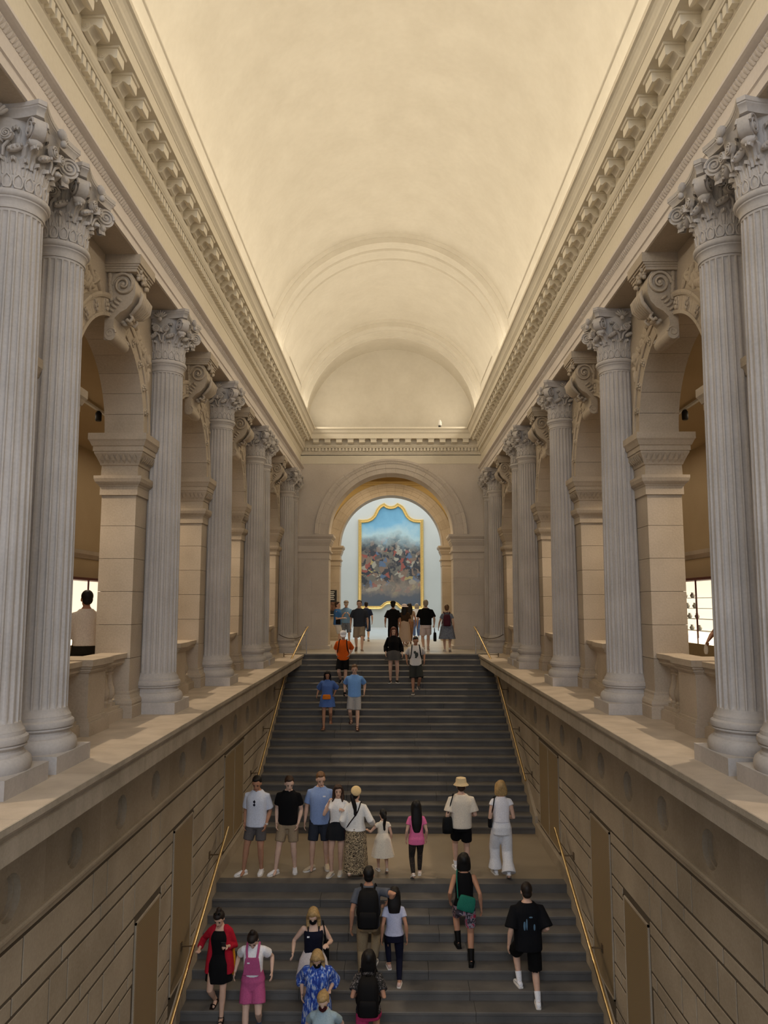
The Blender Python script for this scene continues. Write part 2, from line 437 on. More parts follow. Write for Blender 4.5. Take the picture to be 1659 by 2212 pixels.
for s in (-1, 1):
    side = 'left' if s < 0 else 'right'
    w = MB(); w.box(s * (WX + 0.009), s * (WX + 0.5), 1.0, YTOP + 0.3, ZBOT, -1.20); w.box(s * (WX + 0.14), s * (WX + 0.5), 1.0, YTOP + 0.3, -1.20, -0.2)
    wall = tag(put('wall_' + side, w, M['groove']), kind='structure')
    z0, z1 = -1.165, -0.29
    fr = MB()
    ed = [1.0] + [(RDY[i] + RDY[i + 1]) / 2 for i in range(len(RDY) - 1)] + [YTOP + 0.3]
    for i, yc in enumerate(RDY):
        m2 = MB(); roundel_panel(m2, s, ed[i] + 0.001, ed[i + 1] - 0.001, yc, z0, z1, WX)
        put('roundel_stone', m2, M['stairwall'], wall, smooth=40)
    prof = [(WX + 0.06, -1.15), (WX - 0.035, -1.155), (WX - 0.05, -1.17), (WX - 0.05, -1.195), (WX - 0.03, -1.21), (WX - 0.02, -1.265), (WX + 0.06, -1.27)]
    m2 = MB(); m2.extr(prof, lambda p: (s * p[0], 1.0, p[1]), lambda p: (s * p[0], YTOP + 0.3, p[1]))
    put('string_course', m2, M['stairwall'], wall)
    # courses: tall and thin in turn
    zt = -1.325; row = 0
    blocks = []
    while zt > ZBOT:
        tall = row % 2 == 0
        hgt = 0.400 if tall else 0.150
        if tall:
            ph = 10.99 + (1.03 if (row // 2) % 2 else 0.0)
            cuts = []
            b = ph - 2.07 * 6
            while b < YTOP + 1:
                cuts += [b, b + 0.43]; b += 2.07
        else:
            cuts = []
            b = 9.18 - 1.035 * 8 + (0.52 if (row // 2) % 2 else 0)
            while b < YTOP + 1:
                cuts.append(b); b += 1.035
        for a, b in zip(cuts[:-1], cuts[1:]):
            if b < 2.5 or a > YTOP + 0.2: continue
            b = min(b, YTOP + 0.25)
            if stair_line(b) > zt + 0.02 and stair_line(a) > zt + 0.02: continue
            if a < 6.3 and zt < -3: continue
            segs = [(a, b)]
            for gy0, gy1, gz, _ in GRILLES:
                if zt - hgt > gz - 0.02: continue
                new = []
                for p, q in segs:
                    if q <= gy0 - 0.0 or p >= gy1: new.append((p, q)); continue
                    if p < gy0 - 0.12: new.append((p, gy0 - 0.035))
                    if q > gy1 + 0.12: new.append((gy1 + 0.035, q))
                segs = new
            for p, q in segs:
                blocks.append((p + 0.013, q - 0.013, zt - hgt, zt))
        zt -= hgt + 0.036; row += 1
    for p, q, za, zb in blocks:
        m2 = MB()
        c = 0.003
        pr = lambda e, x: [(s * x, p + e, za + e), (s * x, q - e, za + e), (s * x, q - e, zb - e), (s * x, p + e, zb - e)]
        m2.rings([pr(0, WX + 0.10), pr(0, WX + c), pr(c, WX)], True, False, True)
        put('stone_block', m2, M['stairwall'], wall)
    # metal-mesh panels let into the wall
    for gi, (gy0, gy1, gz, leaves) in enumerate(GRILLES):
        zb = stair_line((gy0 + gy1) / 2) + 0.30
        rt = link('mesh_panel', None); rt.location = (s * WX, (gy0 + gy1) / 2, zb)
        nm = ['single', 'middle single', 'double-leaf'][gi]
        tag(rt, 'brown %s in the %s stairwell wall, %s' % (['metal mesh panel', 'metal mesh panel', 'double mesh panel'][gi], side, ['lowest and nearest the camera', 'second from the camera', 'beside the mid landing'][gi]), 'wall panel', 'mesh panels in the stairwell walls')
        m2 = MB(); m2.box(s * (WX + 0.03), s * (WX - 0.004), gy0 + 0.03, gy1 - 0.03, zb + 0.02, gz - 0.02)
        o = put('mesh_sheet', m2, M['grille'], rt); o.location = (-s * WX, -(gy0 + gy1) / 2, -zb)
        m2 = MB()
        for a, b in ((gy0, gy0 + 0.03), (gy1 - 0.03, gy1)): m2.box(s * (WX + 0.05), s * (WX - 0.012), a, b, zb, gz)
        for a, b in ((zb, zb + 0.025), (gz - 0.025, gz)): m2.box(s * (WX + 0.05), s * (WX - 0.012), gy0, gy1, a, b)
        o = put('panel_frame', m2, M['stairwall'], rt); o.location = (-s * WX, -(gy0 + gy1) / 2, -zb)
        if leaves == 2:
            m2 = MB(); m2.box(s * (WX + 0.05), s * (WX - 0.012), (gy0 + gy1) / 2 - 0.012, (gy0 + gy1) / 2 + 0.012, zb, gz)
            o = put('mullion', m2, M['stairwall'], rt); o.location = (-s * WX, -(gy0 + gy1) / 2, -zb)
    # skirting stones following the flights
    pts_top = [(7.2, stair_line(7.2)), (YMF, ZMID), (YMF + 0.01, ZMID), (YMB, ZMID), (YTOP, 0)]
    def skirt(y0, y1, n):
        for i in range(n):
            a = y0 + (y1 - y0) * i / n + 0.002; b = y0 + (y1 - y0) * (i + 1) / n - 0.002
            hh = 0.24
            za, zb_ = stair_line(a), stair_line(b)
            pr = [(a, za - 0.5), (b, zb_ - 0.5), (b, min(zb_ + hh, -0.32)), (a, min(za + hh, -0.32))]
            m2 = MB(); m2.extr(pr, lambda p: (s * (WX + 0.1), p[0], p[1]), lambda p: (s * (WX - 0.065), p[0], p[1]))
            put('skirting_stone', m2, M['stairwall'], wall)
    skirt(7.4, YMF, 4); skirt(YMF, YMB, 2); skirt(YMB, YTOP, 5)

# ---- arcades
def arch_pts(yc, r, n=26):
    return [(yc + r * cos(pi - pi * i / n), ASP + r * sin(pi - pi * i / n)) for i in range(n + 1)]
PIERS = [(YN, BAYS[0] - AR), (BAYS[0] + AR, BAYS[1] - AR), (BAYS[1] + AR, BAYS[2] - AR), (BAYS[2] + AR, BAYS[3] - AR), (BAYS[3] + AR, BAYS[4] - AR), (BAYS[4] + AR, YE)]
IMPOST = [(0.0, 3.27), (0.025, 3.275), (0.025, 3.40), (0.035, 3.41), (0.045, 3.43), (0.06, 3.44), (0.085, 3.47), (0.10, 3.52), (0.10, 3.56), (0.02, 3.575), (0.015, 3.72),
          (0.03, 3.73), (0.04, 3.76), (0.075, 3.84), (0.105, 3.90), (0.105, 3.925), (0.12, 3.93), (0.12, 4.0), (0.135, 4.01), (0.16, 4.07), (0.18, 4.10), (0.18, 4.195), (0.0, 4.20)]
PBASE = [(0.0, 0.0), (0.09, 0.0), (0.09, 0.17), (0.075, 0.18), (0.085, 0.21), (0.075, 0.25), (0.045, 0.275), (0.02, 0.33), (0.02, 0.36), (0.0, 0.38)]
def moulded(mb, prof, y0, y1, x0, x1, s, front=True):
    """moulding that runs round a pier: front face and both jambs"""
    rs = []
    for p, z in prof:
        rs.append([(s * (x1 + p), y0 - p, z), (s * (x0 - p), y0 - p, z), (s * (x0 - p), y1 + p, z), (s * (x1 + p), y1 + p, z)])
    mb.rings(rs, True, True, True)
for s in (-1, 1):
    side = 'left' if s < 0 else 'right'
    # core behind the facing stones, with the spandrels pierced by the arches
    c = MB()
    for y0, y1 in PIERS:
        c.box(s * (PX0 + 0.03), s * (PX1 - 0.03), y0 + 0.03, y1 - 0.03, 0, ASP)
    for bi, yc in enumerate(BAYS):
        yl = YN if bi == 0 else (PIERS[bi][0] + PIERS[bi][1]) / 2
        yr = YE if bi == len(BAYS) - 1 else (PIERS[bi + 1][0] + PIERS[bi + 1][1]) / 2
        r = AR + 0.30
        pts = arch_pts(yc, r)
        for x in (PX0, PX1):
            for (a, za), (b, zb) in zip(pts[:-1], pts[1:]):
                c.quad((s * x, a, za), (s * x, b, zb), (s * x, b, 6.33), (s * x, a, 6.33))
            c.quad((s * x, yl, ASP), (s * x, yc - r, ASP), (s * x, yc - r, 6.33), (s * x, yl, 6.33))
            c.quad((s * x, yc + r, ASP), (s * x, yr, ASP), (s * x, yr, 6.33), (s * x, yc + r, 6.33))
        for (a, za), (b, zb) in zip(pts[:-1], pts[1:]):
            c.quad((s * PX0, a, za), (s * PX0, b, zb), (s * PX1, b, zb), (s * PX1, a, za))
    wall = tag(put('wall_' + side, c, M['lime']), kind='structure')
    for pi_, (y0, y1) in enumerate(PIERS):
        if pi_ == 0: y0 = 1.5
        # stone courses of the pier
        z = 0.36; row = 0
        while z < 3.26:
            h_ = min(0.49, 3.275 - z)
            m2 = MB()
            e = 0.003
            if y1 - y0 > 2.0 and row % 1 == 0:
                cuts = [y0, y0 + (y1 - y0) * (0.4 if row % 2 else 0.6), y1]
            else:
                cuts = [y0, y1]
            for a, b in zip(cuts[:-1], cuts[1:]):
                m2 = MB(); m2.box(s * PX0, s * PX1, a + (e if a > y0 else 0), b - (e if b < y1 else 0), z + e, z + h_ - e)
                put('pier_stone', m2, M['lime'], wall)
            z += h_; row += 1
        m2 = MB(); moulded(m2, PBASE, y0, y1, PX0, PX1, s)
        put('pier_base', m2, M['lime'], wall)
        m2 = MB(); moulded(m2, IMPOST, y0, y1, PX0, PX1, s)
        imp = put('impost', m2, M['lime'], wall)
        # carved leaf band on the impost (one joined relief)
        m2 = MB()
        def leafband(p0, p1, nrm):
            L = (Vector(p1) - Vector(p0)).length; n = max(1, int(L / 0.075)); t = (Vector(p1) - Vector(p0)) / n
            for i in range(n):
                b = Vector(p0) + t * (i + 0.5)
                u = t.normalized() * 0.031
                top = Vector((0, 0, 0.15)) + Vector(nrm) * 0.085
                mid = Vector((0, 0, 0.075)) + Vector(nrm) * 0.062
                m2.poly([b, b + u * 0.9 + mid * 0.7, b + u + mid * 1.3, b + top, b - u + mid * 1.3, b - u * 0.9 + mid * 0.7])
        if y1 < 26:
            leafband((s * (PX0 - 0.03), y0 - 0.03, 3.745), (s * (PX1 + 0.03), y0 - 0.03, 3.745), (0, -1, 0))
            leafband((s * (PX0 - 0.03), y0 - 0.03, 3.745), (s * (PX0 - 0.03), y1 + 0.03, 3.745), (-s, 0, 0))
            put('carved_leaves', m2, M['lime'], imp).__setitem__('kind', 'stuff')
    # arch rings of voussoirs
    NV = 13
    for bi, yc in enumerate(BAYS):
        for k in range(NV):
            a0 = pi * k / NV + 0.002; a1 = pi * (k + 1) / NV - 0.002
            m2 = MB()
            seg = 4
            sec = [(AR, PX1), (AR, PX0 - 0.075), (AR + 0.045, PX0 - 0.075), (AR + 0.045, PX0 - 0.055), (AR + 0.235, PX0 - 0.055), (AR + 0.235, PX0 - 0.075),
                   (AR + 0.265, PX0 - 0.085), (AR + 0.30, PX0 - 0.085), (AR + 0.315, PX0), (AR + 0.315, PX1)]
            rs = []
            for i in range(seg + 1):
                a = a0 + (a1 - a0) * i / seg
                rs.append([(s * x, yc + r * cos(a), ASP + r * sin(a)) for r, x in sec])
            m2.rings(rs)
            put('arch_stone', m2, M['archplaster'] if False else M['lime'], wall)
        # rosettes on the arch ring
        for k in range(1, 12):
            a = pi * k / 12
            if abs(a - pi / 2) < 0.15: continue
            m2 = MB()
            R_ = Matrix.Translation((s * (PX0 - 0.055), yc + (AR + 0.14) * cos(a), ASP + (AR + 0.14) * sin(a))) @ Matrix.Rotation(a - pi / 2, 4, 'X')
            m2.ell((0, 0, 0), (0.022, 0.062, 0.105), 12, 6)
            for q in range(6):
                b = 2 * pi * q / 6
                m2.ell((-s * 0.02, 0.035 * cos(b), 0.06 * sin(b)), (0.02, 0.02, 0.032), 6, 5)
            m2.ell((-s * 0.035, 0, 0), (0.02, 0.02, 0.025), 6, 5)
            m2.xf(R_)
            put('rosette', m2, M['lime'], wall, smooth=60)
        # carved foliage in the spandrels (one joined relief per bay side)
        if bi >= 1:
            for sg in (-1, 1):
                m2 = MB(); rr = random.Random(bi * 10 + sg + 50)
                for q in range(34):
                    t = rr.random() ** 0.7
                    ang = pi / 2 - sg * (0.28 + t * 0.75)
                    rad = AR + 0.36 + rr.random() * (0.10 + 0.34 * t)
                    y_, z_ = yc + rad * cos(ang), ASP + rad * sin(ang)
                    if z_ > 6.2 or abs(y_ - yc) > 1.62: continue
                    ro = Matrix.Rotation(rr.uniform(0, pi), 3, 'X')
                    m2.ell((s * (PX0 - 0.005), y_, z_), (0.035 + 0.03 * rr.random(), 0.04 + 0.03 * rr.random(), 0.09 + 0.06 * rr.random()), 7, 6, ro)
                put('carved_foliage', m2, M['lime'], wall, smooth=60).__setitem__('kind', 'stuff')
    # aisle behind
    tag(put('ceiling', MB().box(s * (PX1 - 0.04), s * (AISLE_X + 0.2), YN, YE + 0.3, AISLE_Z, AISLE_Z + 0.2), M['aislewall']), kind='structure')
    aw = MB(); aw.box(s * AISLE_X, s * (AISLE_X + 0.2), YN, YE + 0.3, -0.3, AISLE_Z)
    aw = tag(put('wall_' + side, aw, M['aislewall']), kind='structure')
    m2 = MB(); prof = [(0, 2.75), (0.04, 2.76), (0.05, 2.80), (0.09, 2.86), (0.10, 2.95), (0.0, 2.97)]
    m2.extr(prof, lambda p: (s * (AISLE_X - p[0]), YN, p[1]), lambda p: (s * (AISLE_X - p[0]), YE, p[1]))
    put('picture_rail', m2, M['lime'], aw)
    m2 = MB(); m2.box(s * (AISLE_X - 0.02), s * (AISLE_X + 0.001), YN, YE, 0, 2.75); put('wainscot', m2, M['aislewall'], aw)
    for (ya, yb) in ((YN - 0.2, YN), (YE, YE + 0.3)):
        tag(put('wall_' + side, MB().box(s * (PX0 + 0.03), s * AISLE_X, ya, yb, -0.3, AISLE_Z), M['aislewall']), kind='structure')
    # soffit and back of the entablature beam
    tag(put('trim_1' if s < 0 else 'trim_2', MB().box(s * (XF + 0.02), s * PX1, YN, YE, 6.32, 6.36), M['lime']), kind='structure')

# ---- end wall and the wall beyond it, each with a great arch
def great_wall(y0, y1, mat, name, r, zs, xmax, ztop, detail):
    c = MB(); n = 40
    ro = r + 0.50
    pts = [(ro * cos(pi - pi * i / n), zs + ro * sin(pi - pi * i / n)) for i in range(n + 1)]
    for y in (y0, y1):
        for (a, za), (b, zb) in zip(pts[:-1], pts[1:]):
            c.quad((a, y, za), (b, y, zb), (b, y, ztop), (a, y, ztop))
        for sg in (-1, 1):
            c.quad((sg * ro, y, zs), (sg * xmax, y, zs), (sg * xmax, y, ztop), (sg * ro, y, ztop))
    for (a, za), (b, zb) in zip(pts[:-1], pts[1:]):
        c.quad((a, y0, za), (b, y0, zb), (b, y1, zb), (a, y1, za))
    for sg in (-1, 1):
        c.box(sg * (r + 0.02), sg * xmax, y0 + 0.02, y1 - 0.02, 0, zs + 0.001)
        c.quad((sg * (r + 1.3), y0, 0), (sg * xmax, y0, 0), (sg * xmax, y0, zs), (sg * (r + 1.3), y0, zs))
    w = tag(put(name, c, mat), kind='structure')
    for sg in (-1, 1):
        z = 0.12; k = 0
        while z < zs - 0.92:
            h_ = min(0.62, zs - 0.91 - z)
            for a, b in ((r, r + (0.62 if k % 2 else 0.95)), (r + (0.62 if k % 2 else 0.95), r + 1.35)):
                m2 = MB(); m2.box(sg * (a if a == r else a + 0.003), sg * (b - 0.003), y0, y1, z + 0.0025, z + h_ - 0.0025)
                put('pier_stone', m2, mat, w)
            z += h_; k += 1
        # impost and base
        prof = [(0.0, zs - 0.92), (0.02, zs - 0.915), (0.02, zs - 0.70), (0.03, zs - 0.69), (0.07, zs - 0.66), (0.07, zs - 0.62), (0.015, zs - 0.61), (0.015, zs - 0.42), (0.03, zs - 0.41),
                (0.05, zs - 0.36), (0.08, zs - 0.30), (0.08, zs - 0.26), (0.10, zs - 0.25), (0.10, zs - 0.17), (0.12, zs - 0.16), (0.17, zs - 0.09), (0.17, zs - 0.01), (0.0, zs)]
        m2 = MB()
        m2.rings([[(sg * (r - p), y0 - p, z_), (sg * (r + 1.35), y0 - p, z_), (sg * (r + 1.35), y1 + p, z_), (sg * (r - p), y1 + p, z_)] for p, z_ in prof])
        put('impost', m2, mat, w)
        m2 = MB()
        m2.rings([[(sg * (r - p), y0 - p, z_), (sg * (r + 1.35), y0 - p, z_), (sg * (r + 1.35), y1 + p, z_), (sg * (r - p), y1 + p, z_)] for p, z_ in [(0.07, 0), (0.07, 0.11), (0.05, 0.12), (0.0, 0.13)]])
        put('plinth', m2, mat, w)
    # moulded arch ring of voussoirs
    NV = 21
    sec = [(r, y1), (r, y0 - 0.02), (r + 0.05, y0 - 0.02), (r + 0.06, y0 + 0.0), (r + 0.18, y0 + 0.0), (r + 0.185, y0 - 0.025), (r + 0.34, y0 - 0.03), (r + 0.35, y0 - 0.05),
           (r + 0.42, y0 - 0.07), (r + 0.46, y0 - 0.10), (r + 0.53, y0 - 0.11), (r + 0.55, y0 + 0.02), (r + 0.55, y1)]
    for k in range(NV):
        a0 = pi * k / NV + 0.0008; a1 = pi * (k + 1) / NV - 0.0008
        m2 = MB()
        m2.rings([[(q * cos(a), y, zs + q * sin(a)) for q, y in sec] for a in [a0 + (a1 - a0) * i / 4 for i in range(5)]])
        put('arch_stone', m2, mat, w)
    if detail:
        m2 = MB()
        for k in range(110):
            a = pi * (k + 0.5) / 110
            m2.ell(((r + 0.385) * cos(a), y0 - 0.055, zs + (r + 0.385) * sin(a)), (0.022, 0.03, 0.022), 6, 4)
        put('bead_and_leaf', m2, mat, w, smooth=60).__setitem__('kind', 'stuff')
    return w
ew = great_wall(YE, YE + 0.95, M['endstone'], 'wall_end', 2.31, 4.22, AISLE_X, 8.3, True)
m2 = MB(); m2.box(-XF, XF, YE - 0.012, YE + 0.01, 6.88, 7.30); put('frieze_band', m2, M['plaster'], ew)
great_wall(35.1, 36.0, M['lime'], 'wall_vestibule', 2.33, 4.28, 6.0, 8.0, False)
m2 = MB(); m2.box(-6, 6, 35.09, 35.10, 7.05, 7.5); vt = put('wall_vestibule', m2, M['ochre']); tag(vt, kind='structure')
for a, b in ((-6.0, -5.8), (5.8, 6.0)):
    tag(put('wall_vestibule', MB().box(a, b, YE + 0.95, 35.1, 0, 8.0), M['ochre']), kind='structure')
tag(put('ceiling', MB().box(-6, 6, YE + 0.9, 35.15, 8.0, 8.2), M['ochre']), kind='structure')
m2 = MB()
m2.extr([(0, 7.05), (0.05, 7.06), (0.06, 7.12), (0.12, 7.18), (0.12, 7.24), (0, 7.26)], lambda p: (-6, 35.09 - p[0], p[1]), lambda p: (6, 35.09 - p[0], p[1]))
tag(put('trim_4', m2, M['ochre']), kind='structure')
m2 = MB(); m2.box(-6, 6, 35.075, 35.1, 4.9, 7.05)   # ochre field around the second arch, pierced
# (the field itself is the upper wall: thin rim either side of the arch ring)
m2 = MB(); n = 40; ro = 2.33 + 0.56
pts = [(ro * cos(pi - pi * i / n), 4.28 + ro * sin(pi - pi * i / n)) for i in range(n + 1)]
for (a, za), (b, zb) in zip(pts[:-1], pts[1:]):
    m2.quad((a, 35.085, za), (b, 35.085, zb), (b, 35.085, 7.3), (a, 35.085, 7.3))
for sg in (-1, 1):
    m2.quad((sg * ro, 35.085, 4.28), (sg * 6, 35.085, 4.28), (sg * 6, 35.085, 7.3), (sg * ro, 35.085, 7.3))
tag(put('wall_vestibule', m2, M['ochre']), kind='structure')
# gallery
gw = tag(put('wall_gallery', MB().box(-9, 9, 50.0, 50.2, -0.1, 11.0), M['gallery']), kind='structure')
m2 = MB()
for x in (-2.0, 1.98):
    m2.box(x, x + 0.02, 49.995, 50.0, 8.0, 11.0)
put('hanging_rod', m2, M['gallery'], gw).__setitem__('kind', 'stuff')
for a, b in ((-9.2, -9.0), (9.0, 9.2)):
    tag(put('wall_gallery', MB().box(a, b, 36.0, 50.2, -0.1, 11.0), M['gallery']), kind='structure')
tag(put('wall_gallery', MB().box(-9, -6.0, 35.9, 36.0, 0, 11), M['gallery']), kind='structure')
tag(put('wall_gallery', MB().box(6.0, 9.0, 35.9, 36.0, 0, 11), M['gallery']), kind='structure')
tag(put('wall_gallery', MB().box(-9, 9, 35.95, 36.01, 8.0, 11), M['gallery']), kind='structure')
tag(put('ceiling', MB().box(-9.2, 9.2, 35.9, 50.2, 11.0, 11.2), M['gallery']), kind='structure')
tag(put('floor', MB().box(-9.2, 9.2, 36.0, 50.2, -0.3, 0.004), plain('gallery_floor', (0.60, 0.66, 0.68), 0.18, spec=0.6, noise=0.05, scale=2)), kind='structure')
tag(put('baseboard_gallery', MB().box(-9, 9, 49.97, 50.0, 0, 0.12), M['white']), kind='structure')

# ---- vault
VR, VZ = 3.25, 8.25
YV0, YV1 = YN, 29.05
PANELS = [(7.35, 19.75), (22.9, 26.1)]
vl = MB()
ph0 = math.asin(0.92 / VR)
nphi = 44
phs = [0.0, ph0 - 1e-4, ph0 + 0.012] + [ph0 + 0.012 + (pi - 2 * ph0 - 0.024) * i / nphi for i in range(1, nphi)] + [pi - ph0 - 0.012, pi - ph0 + 1e-4, pi]
yv = [YV0]
for a, b in PANELS:
    yv += [a, a + 0.03, b - 0.03, b]
yv += [YV1]
def voff(ph, y):
    for a, b in PANELS:
        if a + 0.02 < y < b - 0.02 and ph0 + 0.01 < ph < pi - ph0 - 0.01:
            return 0.09
    return 0.0
grid = []
for y in yv:
    ring = [(-VR, y, 7.9)]
    for ph in phs:
        r = VR + voff(ph, y)
        ring.append((-r * cos(ph), y, VZ + r * sin(ph)))
    ring.append((VR, y, 7.9))
    grid.append(ring)
vl.rings(grid, False, False, False)
vo = tag(put('ceiling', vl, M['vault'], smooth=25), kind='structure')
# transverse ribs: stepped bands across the vault
def rib(y0, y1):
    m2 = MB()
    prof = [(y0, 0.03), (y0 + 0.02, -0.13), (y0 + 0.36, -0.14), (y0 + 0.40, -0.05), (y0 + 0.45, -0.055), (y0 + 0.51, -0.14), (y1 - 0.26, -0.18), (y1 - 0.22, -0.11), (y1 - 0.15, -0.11), (y1 - 0.11, -0.17), (y1 - 0.01, -0.17), (y1, 0.03)]
    m2.rings([[(-(VR + d) * cos(pi * i / 60), y, VZ + (VR + d) * sin(pi * i / 60)) for y, d in prof] for i in range(61)])
    put('transverse_rib', m2, M['vault'], vo, smooth=35)
rib(19.8, 20.95); rib(26.15, 27.35)
m2 = MB(); n = 48
pts = [(-(VR + 0.1) * cos(pi * i / n), YV1, VZ + (VR + 0.1) * sin(pi * i / n)) for i in range(n + 1)]
m2.poly([(-(VR + 0.1), YV1, 7.9)] + pts + [(VR + 0.1, YV1, 7.9)])
tag(put('wall_end', m2, M['vault']), kind='structure')
tag(put('wall_end', MB().box(-XF - 0.2, XF + 0.2, YE - 0.1, YV1 + 0.02, 8.02, 8.06), M['plaster']), kind='structure')

# ---- entablatures
ARCHITRAVE = [(0, 6.33), (0, 6.435), (0.008, 6.44), (0.02, 6.445), (0.02, 6.615), (0.03, 6.62), (0.06, 6.675), (0.06, 6.685), (0.075, 6.69), (0.11, 6.705), (0.135, 6.72), (0.135, 6.75), (0.0, 6.765)]
CORNICE = [(0, 7.22), (0.012, 7.225), (0.015, 7.25), (0.035, 7.285), (0.05, 7.31), (0.05, 7.335), (0.062, 7.34), (0.062, 7.462), (0.145, 7.465), (0.152, 7.478), (0.145, 7.49), (0.158, 7.50), (0.178, 7.535), (0.182, 7.58), (0.17, 7.592),
           (0.17, 7.765), (0.445, 7.765), (0.445, 7.93), (0.455, 7.935), (0.46, 7.95), (0.475, 7.965), (0.495, 7.985), (0.505, 8.02), (0.53, 8.065), (0.555, 8.09), (0.585, 8.10), (0.585, 8.165), (0.55, 8.165), (0.54, 8.08), (0.10, 8.05), (0.0, 8.05), (-0.03, 7.22)]
def ent_side(s):
    name = 'trim_1' if s < 0 else 'trim_2'
    m2 = MB(); m2.box(s * XF, s * (XF + 0.06), YN, YE, 6.74, 7.24)
    t = tag(put(name, m2, M['plaster']), kind='structure')
    m2 = MB(); pr = ARCHITRAVE + [(-0.03, 6.765), (-0.03, 6.33)]
    m2.extr(pr, lambda p: (s * (XF - p[0]), YN, p[1]), lambda p: (s * (XF - p[0]), YE, p[1]))
    arc = put('architrave', m2, M['archplaster'], t)
    # carved tongue moulding on the architrave (too fine to count)
    m2 = MB(); y = 5.6
    while y < YE:
        a = (s * (XF - 0.018), y, 6.60); 
        m2.poly([(s * (XF - 0.020), y, 6.61), (s * (XF - 0.046), y + 0.012, 6.635), (s * (XF - 0.074), y + 0.026, 6.672), (s * (XF - 0.060), y + 0.030, 6.688), (s * (XF - 0.052), y + 0.034, 6.672), (s * (XF - 0.022), y + 0.040, 6.63)])
        m2.poly([(s * (XF - 0.020), y, 6.605), (s * (XF - 0.030), y + 0.04, 6.607), (s * (XF - 0.056), y + 0.036, 6.64), (s * (XF - 0.074), y + 0.026, 6.672), (s * (XF - 0.046), y + 0.008, 6.632)])
        y += 0.058
    put('carved_tongues', m2, M['archplaster'], arc).__setitem__('kind', 'stuff')
    m2 = MB(); m2.extr(CORNICE, lambda p: (s * (XF - p[0]), YN, p[1]), lambda p: (s * (XF - p[0]), YE - p[0], p[1]))
    put('cornice', m2, M['plaster'], t)
    # dentils
    d = MB(); d.box(0, 0.072, -0.039, 0.039, 7.352, 7.462)
    dm = d.mesh('dentil', M['plaster'])
    y = 5.9
    while y < YE - 0.2:
        link('dentil', dm, t, (s * (XF - 0.062) if s < 0 else (XF - 0.134), y, 0))
        y += 0.1275
    mm = modillion_mesh(s)
    y = 5.7
    while y < YE - 0.62:
        o = link('modillion', mm[0], t, (s * XF, y, 0)); link('scroll', mm[1], o)
        y += 0.44
def modillion_mesh(s):
    b = MB()
    # side outline (p, z): scroll at the back, thin at the front
    pr = [(0.165, 7.60), (0.20, 7.585), (0.235, 7.595), (0.265, 7.635), (0.295, 7.665), (0.32, 7.66), (0.345, 7.635), (0.365, 7.62), (0.385, 7.625), (0.39, 7.66), (0.39, 7.735), (0.165, 7.735)]
    b.extr(pr, lambda p: (-s * p[0], -0.105, p[1]), lambda p: (-s * p[0], 0.105, p[1]))
    cap = [(0.165, 7.735), (0.405, 7.735), (0.415, 7.745), (0.415, 7.768), (0.165, 7.768)]
    b.extr(cap, lambda p: (-s * p[0], -0.122, p[1]), lambda p: (-s * p[0], 0.122, p[1]))
    c = MB()
    for sg in (-1, 1):
        for r, w in ((0.042, 0.008), (0.026, 0.014), (0.012, 0.02)):
            n = 10
            c.rings([[(-s * 0.218 + r * cos(2 * pi * j / n), sg * (0.104 + q), 7.665 + r * sin(2 * pi * j / n)) for j in range(n)] for q in (0, w)])
    return b.mesh('modillion', M['plaster']), c.mesh('scroll', M['plaster'])
for s in (-1, 1):
    ent_side(s)
# end cornice
t = tag(put('trim_3', MB().box(-XF, XF, YE - 0.012, YE + 0.02, 7.2, 8.0), M['plaster']), kind='structure')
m2 = MB(); m2.extr(CORNICE, lambda p: (-(XF - p[0]), YE - p[0], p[1]), lambda p: (XF - p[0], YE - p[0], p[1]))
put('cornice', m2, M['plaster'], t)
dm = MB().box(-0.039, 0.039, -0.072, 0, 7.352, 7.462).mesh('dentil', M['plaster'])
for i in range(-25, 26):
    link('dentil', dm, t, (i * 0.1275, YE - 0.062, 0))
mm = modillion_mesh(-1)
for i in range(14):
    o = link('modillion', mm[0], t, ((i - 6.5) * 0.43, YE, 0), (0, 0, -pi / 2)); link('scroll', mm[1], o)
# ================================================================== COLUMNS
def shaft_mesh():
    mb = MB(); NF = 24
    Q = [(0.0, 0), (0.20, 0), (0.27, 0.62), (0.42, 0.93), (0.60, 1.0), (0.78, 0.93), (0.93, 0.62)]
    Z = [(0.515, 0), (0.53, 0), (0.55, 0), (0.575, 0), (0.588, 0.0), (0.594, 0.35), (0.604, 0.68), (0.622, 0.90), (0.65, 1), (1.2, 1), (1.9, 1), (2.6, 1), (3.3, 1), (4.0, 1), (4.6, 1), (5.10, 1), (5.30, 1), (5.318, 0.8), (5.330, 0.4), (5.335, 0), (5.35, 0), (5.39, 0)]
    rs = []
    for z, dep in Z:
        t = (z - 0.5) / 4.88
        R = 0.305 - 0.045 * max(0, t) ** 1.6
        if z < 0.60: R += 0.035 * ((0.60 - z) / 0.085) ** 2
        ring = []
        for f_ in range(NF):
            for q, d in Q:
                rr = R - 0.027 * d * dep * (R / 0.305)
                a = 2 * pi * (f_ + q) / NF
                ring.append((rr * cos(a), rr * sin(a), z))
        rs.append(ring)
    mb.rings(rs)
    return mb.mesh('shaft', M['column'], 24)

def spiral_pts(r0, turns, n, inner=0.18):
    return [(r0 * (1 - (1 - inner) * i / n), 2 * pi * turns * i / n) for i in range(n + 1)]

